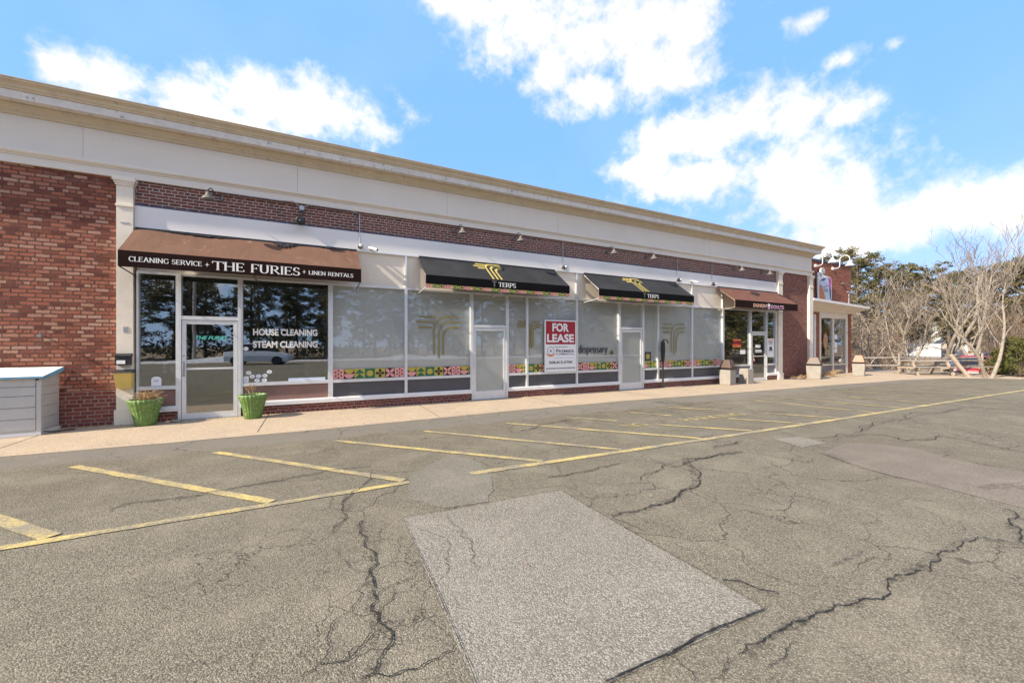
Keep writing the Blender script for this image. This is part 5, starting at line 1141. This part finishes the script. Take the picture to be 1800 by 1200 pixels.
# ---- cars
def loft(st, mb, mi=0):      # stations: (x, halfwidth_bottom, z_bottom, halfwidth_top, z_top) -> closed solid
    n = len(st); vs = []
    for x, wb, zb, wt, zt in st:
        zm = zb + (zt - zb) * .55; wm = max(wb, wt) * 1.03
        vs += [(x, -wb, zb), (x, -wm, zm), (x, -wt, zt), (x, -wt * .5, zt + .02), (x, wt * .5, zt + .02), (x, wt, zt), (x, wm, zm), (x, wb, zb)]
    fs = [(i * 8 + k, i * 8 + (k + 1) % 8, (i + 1) * 8 + (k + 1) % 8, (i + 1) * 8 + k) for i in range(n - 1) for k in range(8)]
    mb.add(vs, fs + [tuple(range(7, -1, -1)), tuple(range((n - 1) * 8, n * 8))], mi)
def car(label, paint, suv=False, name='parked_car'):
    C = empty(name, (0, 0, 0), label, 'car'); k = 1.12 if suv else 1.
    mb = MB(); w = .88; zz = .05 if suv else 0
    loft([(-2.25, w * .8, .38, w * .8, .72 * k), (-2.18, w * .94, .28, w * .9, .90 * k), (-1.6, w, .24, w * .93, .98 * k), (-.5, w, .24, w * .94, .97 * k), (.8, w, .24, w * .94, .95 * k), (1.5, w * .98, .24, w * .9, .86 * k), (2.05, w * .92, .26, w * .82, .74 * k), (2.25, w * .75, .34, w * .68, .60 * k)], mb)
    mb.build('car_body', paint, C, smooth=False, bevel=.03)
    mb = MB(); r0, r1 = (-2.1, .55) if suv else (-1.45, .30)
    loft([(r0 - .05, w * .86, .95 * k, w * .80, 1.02 * k), (r0 + .35, w * .9, .95 * k, w * .74, 1.40 * k), (-.4, w * .9, .95 * k, w * .74, 1.46 * k), (r1 - .2, w * .9, .94 * k, w * .72, 1.38 * k), (r1 + .75, w * .86, .92 * k, w * .8, .96 * k)], mb); mb.build('window_glass', 'car_glass', C)
    mb = MB(); loft([(r0 + .30, w * .75, 1.40 * k, w * .70, 1.44 * k), (-.4, w * .76, 1.45 * k, w * .72, 1.49 * k), (r1 - .1, w * .73, 1.37 * k, w * .69, 1.40 * k)], mb)
    for s_ in (-1, 1):
        for xx in (-1.1, -.25): mb.tube([(xx, s_ * w * .95, .95 * k), (xx - .02, s_ * w * .78, 1.42 * k)], .035, 5)
    mb.build('roof', paint, C)
    for x in (-1.4, 1.35):
        for s_ in (-1, 1):
            mb = MB(); mb.lathe([(.2, -.11), (.33, -.11), (.35, -.07), (.35, .07), (.33, .11), (.2, .11)], (x, s_ * .80, .35), 20, axis='y'); wh = mb.build('wheel', 'rubber', C)
            mb = MB(); mb.lathe([(.03, -.05), (.2, -.112), (.21, 0), (.2, .112), (.03, .05)], (x, s_ * .80, .35), 14, axis='y'); mb.build('rim', 'steel', wh)
    for s_ in (-1, 1):
        mb = MB(); mb.box(2.10, 2.24, s_ * .60 - .16, s_ * .60 + .16, .56 * k, .68 * k); mb.build('headlight', 'lens', C)
        mb = MB(); mb.box(-2.27, -2.15, s_ * .62 - .15, s_ * .62 + .15, .68 * k, .86 * k); mb.build('tail_light', 'tail', C)
    mb = MB(); mb.box(2.262, 2.27, -.26, .26, .40, .53); mb.build('number_plate', 'sign_white', C)
    mb = MB(); mb.box(2.15, 2.262, -.5, .5, .36, .55); mb.build('grille', 'black', C)
    return C
c = car('red car with a white number plate parked low behind the picnic tables', 'red_paint'); c.location = (38.0, -1.5, -.62); c.rotation_euler.z = R(190)
c = car('dark blue car parked behind the red one, in front of the shingled shed', 'blue_paint'); c.location = (44.5, -.2, -.55); c.rotation_euler.z = R(120)
c = car('white car parked at the right beyond the fence end', 'white_paint'); c.location = (41.0, -3.4, -.55); c.rotation_euler.z = R(95)
c = car('white suv parked across the lot, seen reflected in the shop windows', 'white_paint', True, 'parked_suv'); c.location = (-3.4, -26.5, 0); c.rotation_euler.z = R(8)

# ---- far buildings
def w2(px, Z): x = (px - 900) / 700 * Z; return (.890 * x + .4559 * Z, -.4559 * x + .890 * Z - 10.65)
T = empty('box_trailer', (65.9, 9.5, 0), 'plain white box trailer beyond the picnic tables, left of the shingled shed', 'trailer')
def rot(mb, c, a):
    ca, sa = math.cos(a), math.sin(a); mb.v = [(c[0] + x * ca - y * sa, c[1] + x * sa + y * ca, z) for x, y, z in mb.v]; return mb
cT = w2(1622, 48); aT = R(-48)
T.location = (cT[0], cT[1], 0)
mb = MB(); mb.box(-1.5, 1.1, -1.2, 1.2, .12, 1.62); mb.box(-1.55, 1.15, -1.25, 1.25, 1.62, 1.68); rot(mb, cT, aT).build('box_body', 'white_metal', T, bevel=.04)
mb = MB(); mb.box(-1.53, -1.505, -1.1, 1.1, .2, 1.55); mb.box(-.5, -.46, -1.225, -1.2, .2, 1.6); mb.box(-1.56, -1.53, -.02, .02, .2, 1.55); rot(mb, cT, aT).build('rear_door', 'sill', T)
for s_ in (-1, 1): mb = MB(); mb.lathe([(.2, -.08), (.28, -.08), (.28, .08), (.2, .08)], (0, s_ * 1.1, .12), 14, axis='y'); rot(mb, cT, aT).build('wheel', 'rubber', T)
cS = w2(1689, 55); aS = R(-62)
T = empty('garden_shed', (cS[0], cS[1], 0), 'small weathered shingle shed with a white door and a steep gable', 'shed')
mb = MB(); mb.box(-1.8, 1.8, 0, 4, 0, 1.75); mb.add([(-1.8, 0, 1.75), (1.8, 0, 1.75), (0, 0, 3.1), (-1.8, 4, 1.75), (1.8, 4, 1.75), (0, 4, 3.1)], [(0, 1, 2), (5, 4, 3)]); rot(mb, cS, aS).build('wall', 'shingle', T)
mb = MB()
for s_ in (-1, 1): mb.hexa([(s_ * 2.05, -.2, 1.53), (0, -.2, 3.08), (0, 4.2, 3.08), (s_ * 2.05, 4.2, 1.53)][::s_], [(s_ * 2.05, -.2, 1.63), (0, -.2, 3.20), (0, 4.2, 3.20), (s_ * 2.05, 4.2, 1.63)][::s_])
rot(mb, cS, aS).build('roof', 'roof', T)
mb = MB(); mb.box(-.6, .6, -.05, -.002, .0, 1.65); rot(mb, cS, aS).build('door', 'sign_white', T)
mb = MB(); mb.box(.85, 1.45, -.05, -.002, .9, 1.5); rot(mb, cS, aS).build('window', 'car_glass', T)
cS = w2(1676, 82); aS = R(-60); zb = .2
T = empty('house', (cS[0], cS[1], 0), 'pale green clapboard house glimpsed through the trees above the shed', 'house')
mb = MB(); mb.box(-4, 1.5, 0, 7, zb, 5.0); mb.add([(-4, 0, 5), (1.5, 0, 5), (-1.25, 0, 6.3), (-4, 7, 5), (1.5, 7, 5), (-1.25, 7, 6.3)], [(0, 1, 2), (5, 4, 3)]); rot(mb, cS, aS).build('wall', 'mint', T)
mb = MB(); mb.hexa([(-4.3, -.3, 4.85), (-1.25, -.3, 6.3), (-1.25, 7.3, 6.3), (-4.3, 7.3, 4.85)], [(-4.3, -.3, 5), (-1.25, -.3, 6.5), (-1.25, 7.3, 6.5), (-4.3, 7.3, 5)]); mb.hexa([(-1.25, -.3, 6.3), (1.8, -.3, 4.85), (1.8, 7.3, 4.85), (-1.25, 7.3, 6.3)], [(-1.25, -.3, 6.5), (1.8, -.3, 5), (1.8, 7.3, 5), (-1.25, 7.3, 6.5)]); rot(mb, cS, aS).build('roof', 'roof', T)
for x, z in ((-3, 1.2), (-.2, 1.2), (-3, 3.3), (-.2, 3.3)): mb = MB(); mb.box(x, x + .9, -.06, -.002, z, z + 1.3); rot(mb, cS, aS).build('window', 'sill', T)

# ================================================================ trees
def bare_tree(rnd, h, stems=3, spread=.5, r0=.11, depth=6, droop=0., upw=.35):
    mb = MB(); LEN_ = (.56, .30, .17, .095, .055); NB = (6, 5, 3, 2)
    def limb(p, d, l, r, lev):
        n = (9, 6, 5, 3, 2)[lev]; pts = [p.copy()]; rs = [r]
        for i in range(n):
            d = (d + Vector((rnd.gauss(0, .17), rnd.gauss(0, .17), rnd.gauss(0, .10) + upw * .14 - droop * .16 * lev))).normalized(); p = p + d * l / n; pts.append(p.copy()); rs.append(max(r * (1 - .78 * (i + 1) / n), .0075))
        mb.tube(pts, rs, 7 if lev == 0 else (5 if lev == 1 else 3), cap=False)
        if lev >= min(depth, 4): return
        k = NB[lev] + rnd.randint(-1, 0)
        for i in range(k):
            t = (.28 if lev == 0 else .2) + (.78 if lev else .70) * (i + rnd.random()) / k; t = min(t, 1.); j = min(n - 1, int(t * n)); f = t * n - j; q = pts[j].lerp(pts[j + 1], min(1., f))
            dd = (pts[j + 1] - pts[j]).normalized(); ax = Vector((rnd.gauss(0, 1), rnd.gauss(0, 1), rnd.gauss(0, .6))); ax = ax.cross(dd).normalized(); a_ = rnd.uniform(.5, 1.05)
            nd = (dd * math.cos(a_) + ax * math.sin(a_) + Vector((0, 0, upw * .35))).normalized()
            limb(q, nd, h * LEN_[lev + 1] * rnd.uniform(.6, 1.15) * (1.15 - .45 * t), max(rs[j] * rnd.uniform(.42, .62), .0085), lev + 1)
    for s_ in range(stems):
        a_ = 6.28 * s_ / stems + rnd.uniform(-.4, .4); limb(Vector((.08 * math.cos(a_), .08 * math.sin(a_), -.1)), Vector((spread * math.cos(a_), spread * math.sin(a_), 1)).normalized(), h * LEN_[0] * rnd.uniform(.9, 1.25), r0 * rnd.uniform(.85, 1.1), 0)
    return mb
def place_bare(px, Z, top, stems, spread, r0, label, seed, mat='bark', group='bare trees beyond the fence', depth=6, droop=0., upw=.35):
    x, y = w2(px, Z); h = (605 - top) * Z / 700 + 1.6; rnd = random.Random(seed)
    mb = bare_tree(rnd, h, stems, spread, r0, depth, droop, upw); zmax = sorted(v[2] for v in mb.v)[int(len(mb.v) * .985)]; s_ = h / zmax; z0 = gz(x, y)
    T = empty('bare_tree', (x, y, z0), label, 'tree', group)
    # split trunk/limbs from the twig crown by tube thickness
    tr, cr = MB(), MB(); 
    big = MB(); i = 0
    k0 = len(mb.v)
    vs = [(x + v[0] * (s_ * .5 + .5), y + v[1] * (s_ * .5 + .5), z0 + v[2] * s_) for v in mb.v]
    thick = [f for f in mb.f if abs(Vector(vs[f[0]]) .__sub__(Vector(vs[f[1]])).length) > .022]; thin = [f for f in mb.f if abs((Vector(vs[f[0]]) - Vector(vs[f[1]])).length) <= .022]
    for nm, fs, m_ in (('trunk', thick, mat), ('crown', thin, 'twig' if mat == 'bark' else mat)):
        idx = {}; out = MB(); nf = []
        for f in fs: nf.append(tuple(idx.setdefault(i_, len(idx)) for i_ in f))
        ordered = sorted(idx, key=idx.get); out.add([vs[i_] for i_ in ordered], nf)
        if nf: out.build(nm, m_, T, smooth=True)
    return T
place_bare(1590, 23, 478, 4, .38, .07, 'pale multi stemmed bare tree behind the left picnic table', 3, upw=.95)
place_bare(1655, 23.6, 408, 2, .26, .12, 'bare tree with a stout forked trunk behind the fence, left of the shed', 5, upw=.95)
place_bare(1738, 18.9, 440, 2, .7, .08, 'bare tree with a low V shaped fork at the right end of the rail fence', 8, upw=.95)
place_bare(1712, 27, 372, 2, .16, .10, 'tall thin bare tree rising behind the leaning log', 11, upw=.95)
place_bare(1790, 25, 385, 2, .22, .11, 'tall bare tree at the right edge above the evergreen shrub', 14, upw=.95)
place_bare(1545, 26, 500, 4, .7, .05, 'low spreading bare tree next to the wing canopy', 17, droop=.3)
place_bare(1513, 23.5, 545, 4, .9, .035, 'small drooping thicket tree right behind the tan hooded bin', 19, droop=.6, depth=4)
place_bare(1765, 30, 398, 3, .25, .07, 'bare brown tree between the two tall pale ones at the right', 23, 'bark_dk', upw=.95)
place_bare(1560, 31, 455, 3, .3, .06, 'bare brown tree behind the low spreading one, left of the white box trailer', 29, 'bark_dk')

def leaf_cloud(mb, rnd, c, r, n, size, flat=.7):
    for _ in range(n):
        d = Vector((rnd.gauss(0, 1), rnd.gauss(0, 1), rnd.gauss(0, 1))).normalized() * (rnd.random() ** .5); p = c + Vector((d.x * r, d.y * r, d.z * r * flat))
        a = Vector((rnd.gauss(0, 1), rnd.gauss(0, 1), rnd.gauss(0, .6))).normalized(); b = a.cross(Vector((rnd.gauss(0, 1), rnd.gauss(0, 1), rnd.gauss(0, 1)))).normalized(); s_ = size * rnd.uniform(.5, 1.3)
        mb.add([p - a * s_, p - b * s_ * .45, p + a * s_, p + b * s_ * .45], [(0, 1, 2, 3)])
def pine(seed, h, label, open_=True):
    rnd = random.Random(seed); T = empty('pine_tree', (0, 0, 0), label, 'tree'); tr, cr = MB(), MB()
    tr.tube([(0, 0, -.2), (rnd.uniform(-.1, .1), rnd.uniform(-.1, .1), h * .5), (rnd.uniform(-.25, .25), rnd.uniform(-.2, .2), h * .97)], [.17, .12, .03], 7)
    nb = 52
    for i in range(nb):
        t = .20 + .78 * (i / nb) + rnd.uniform(-.02, .02); z = h * t; a = rnd.uniform(0, 6.28); L = (1.35 - abs(t - .55) * 1.4) * h * .19 * rnd.uniform(.55, 1.15); L = max(L, .3)
        e = Vector((L * math.cos(a), L * math.sin(a), z + L * rnd.uniform(.05, .45))); tr.tube([(0, 0, z - .1), (e.x * .5, e.y * .5, z + (e.z - z) * .35), e], [.045, .03, .012], 4, cap=False)
        for k in range(5):
            q = rnd.uniform(.4, 1.05); c_ = Vector((e.x * q, e.y * q, z + (e.z - z) * q + rnd.uniform(-.1, .25))) + Vector((rnd.gauss(0, .25), rnd.gauss(0, .25), rnd.gauss(0, .1)))
            leaf_cloud(cr, rnd, c_, rnd.uniform(.25, .62), 42, .11, .55)
    tr.build('trunk', 'bark_dk', T); cr.build('crown', 'pine', T); return T
protos = [pine(31 + i, (10.2, 11.4, 9.4)[i], '') for i in range(3)]
used = set()
def place_pine(k, x, y, s_, rz, label, group):
    p = protos[k]
    if k not in used: used.add(k); o = p
    else: o = copy_tree(p)
    o.location = (x, y, gz(x, y)); o.scale = (s_, s_, s_); o.rotation_euler.z = rz; o['label'] = label; o['group'] = group
far = [(1508, 44, 448, 'pine showing left of the bare trees, its top above the wing roof'), (1538, 50, 462, 'pine behind the low spreading bare tree'), (1568, 46, 472, 'rounded pine behind the multi stemmed bare tree'), (1600, 53, 468, 'pine between the multi stemmed and the forked bare trees'), (1634, 48, 466, 'pine directly behind the forked bare tree'), (1668, 55, 482, 'lower pine above the shingled shed'), (1700, 58, 478, 'pine behind the tall thin bare tree'), (1735, 52, 474, 'pine behind the V forked bare tree'), (1770, 48, 462, 'pine behind the brown bare tree at the right'), (1806, 46, 452, 'pine at the right edge of the view behind the shrub'), (1478, 52, 440, 'pine mostly hidden behind the wing'), (1840, 44, 450, 'pine just outside the right edge of the view')]
for i, (px, Z, top, lab) in enumerate(far):
    x, y = w2(px, Z); h = (605 - top) * Z / 700 + 1.6; k = i % 3; place_pine(k, x, y, h / (10.2, 11.4, 9.4)[k], i * 1.3, lab, 'pines beyond the fence')
rnd = random.Random(5)
for i in range(52):
    x = -50 + (i % 26) * 4.4 + rnd.uniform(-1, 1); y = -44 - 5 * (i // 26) + rnd.uniform(-2, 2); k = i % 3
    place_pine(k, x, y, rnd.uniform(.9, 1.25), rnd.uniform(0, 6), 'dark pine across the road, seen only as a reflection in the shop glass', 'pines across the road reflected in the glass')
for i in range(26):
    x = 41 + rnd.uniform(0, 3.5) + 6 * (i % 2) + i * .25; y = -8.5 - i * 1.55; k = i % 3
    place_pine(k, x, y, rnd.uniform(.75, 1.1), rnd.uniform(0, 6), 'dark pine along the lot side, seen only reflected in the coffee shop glass', 'pines beside the lot reflected in the coffee shop glass')
sn = MB(); n = 60; rnd = random.Random(9); a = []
for i in range(n + 1):
    x = -50 + 100 * i / n; hh = .02 + .5 * max(0, math.sin(i * .55) + .1) * rnd.uniform(.4, 1.2); a += [(x, -33.0, -.05), (x, -34.2, hh), (x, -35.4, hh * .8), (x, -36.6, -.05)]
sn.add(a, [(i * 4 + k, i * 4 + k + 1, (i + 1) * 4 + k + 1, (i + 1) * 4 + k) for i in range(n) for k in range(3)]); tag(sn.build('snow_bank', 'snow', loc=(0, -34, 0)), kind='structure')
mb = MB(); mb.tube([(-9.5, -36, -.1), (-9.4, -36, 10.5)], [.16, .11], 8); U = empty('utility_pole', (-9.5, -36, 0), 'wooden utility pole across the road, seen reflected in the door glass', 'pole'); mb.build('pole', 'wood_grey', U)
mb = MB(); mb.box(-10.6, -8.2, -36.05, -35.93, 9.7, 9.82); mb.build('crossarm', 'wood_grey', U)

rb = MB(); rnd = random.Random(13)
for i in range(420):
    x = rnd.uniform(-60, 70); y = rnd.uniform(-46, -39); hh = rnd.uniform(.5, 4.2); leaf_cloud(rb, rnd, Vector((x, y, hh * .6)), rnd.uniform(.7, 1.3), 42, .24, .8)
for i in range(300):
    t = rnd.random(); x = 40 + rnd.uniform(-1, 5) + t * 7; y = -8.5 - t * 38; hh = rnd.uniform(.4, 4.4); leaf_cloud(rb, rnd, Vector((x, y, hh * .6)), rnd.uniform(.6, 1.2), 42, .2, .8)
tag(rb.build('roadside_brush', 'pine', loc=(0, -42, 0)), 'dark brush under the pines across the road', 'brush', kind='stuff')

# evergreen shrub
def shrub(px, Z, r, h, label, seed):
    x, y = w2(px, Z); rnd = random.Random(seed); T = empty('evergreen_shrub', (x, y, 0), label, 'shrub', 'evergreen shrubs at the lot edge'); cr, tr = MB(), MB()
    for i in range(95):
        a = rnd.uniform(0, 6.28); t = rnd.random(); rr_ = r * (1 - t ** 2.2 * .75) * math.sqrt(rnd.random()); c_ = Vector((x + rr_ * math.cos(a), y + rr_ * math.sin(a), .12 + t * (h - .2)))
        if i % 3 == 0: tr.tube([(x, y, 0), (c_ + Vector((x, y, 0))) / 2 + Vector((0, 0, -.1)), c_], [.03, .015, .006], 4, cap=False)
        leaf_cloud(cr, rnd, c_, rnd.uniform(.14, .30), 75, .045, .75)
    tr.build('stems', 'bark_dk', T); cr.build('foliage', 'shrub', T)
shrub(1792, 19.6, .95, 2.0, 'bushy evergreen shrub at the right edge, in front of the bare trees', 41)
shrub(1762, 21.0, .7, 1.35, 'smaller evergreen shrub behind the V forked bare tree', 43)
shrub(1840, 20.0, 1.1, 2.1, 'evergreen shrub cut by the right edge of the view', 47)

# thicket beyond: nobody could count it
rnd = random.Random(77); lv, tw, rd = MB(), MB(), MB()
for i in range(1900):
    Z = rnd.uniform(31, 46); px = rnd.uniform(1470, 1900); x, y = w2(px, Z); z0 = gz(x, y); 
    if i % 4 == 0: Z = rnd.uniform(60, 76); x, y = w2(px, Z); z0 = gz(x, y)
    if 1580 < px < 1738 and Z < 58: continue
    hh = rnd.uniform(1.2, 5.2) * (.75 if px < 1700 else 1.1)
    p = Vector((x, y, z0)); d = Vector((rnd.gauss(0, .2), rnd.gauss(0, .2), 1)).normalized(); pts = [p.copy()]
    for k in range(4): p = p + d * hh / 4; d = (d + Vector((rnd.gauss(0, .2), rnd.gauss(0, .2), .1))).normalized(); pts.append(p.copy())
    tw.tube(pts, [.022, .018, .014, .01, .006], 3, cap=False)
    for k in range(7):
        q = pts[rnd.randint(1, 4)]; e = q + Vector((rnd.gauss(0, .45), rnd.gauss(0, .45), rnd.uniform(.1, .7))); tw.tube([q, (q + e) / 2 + Vector((0, 0, .06)), e], [.010, .007, .003], 3, cap=False)
        if rnd.random() < .45: leaf_cloud(lv if rnd.random() < .85 else rd, rnd, e, rnd.uniform(.12, .35), 7, .05, .8)
wd = tw.build('thicket', 'brushwood', loc=(60, 5, 0)); tag(wd, 'tangled brown brushwood and saplings behind the bare trees', 'thicket', kind='stuff')
l_ = lv.build('dead_leaves', 'oakleaf', wd); r_ = rd.build('red_leaves', 'redleaf', wd); tag(l_, kind='stuff'); tag(r_, kind='stuff')
# a far wood closing the horizon
fw = MB(); rnd = random.Random(99)
for i in range(520):
    Z = rnd.uniform(88, 120); px = rnd.uniform(1440, 2100); x, y = w2(px, Z); z0 = gz(x, y); h = rnd.uniform(5, 13)
    leaf_cloud(fw, rnd, Vector((x, y, z0 + h * .5)), rnd.uniform(1.8, 3), 60, .5, 1.6)
tag(fw.build('far_wood', 'oakleaf', loc=(150, 30, 0)), 'brown winter wood closing the view far behind the shed', 'wood', kind='stuff')
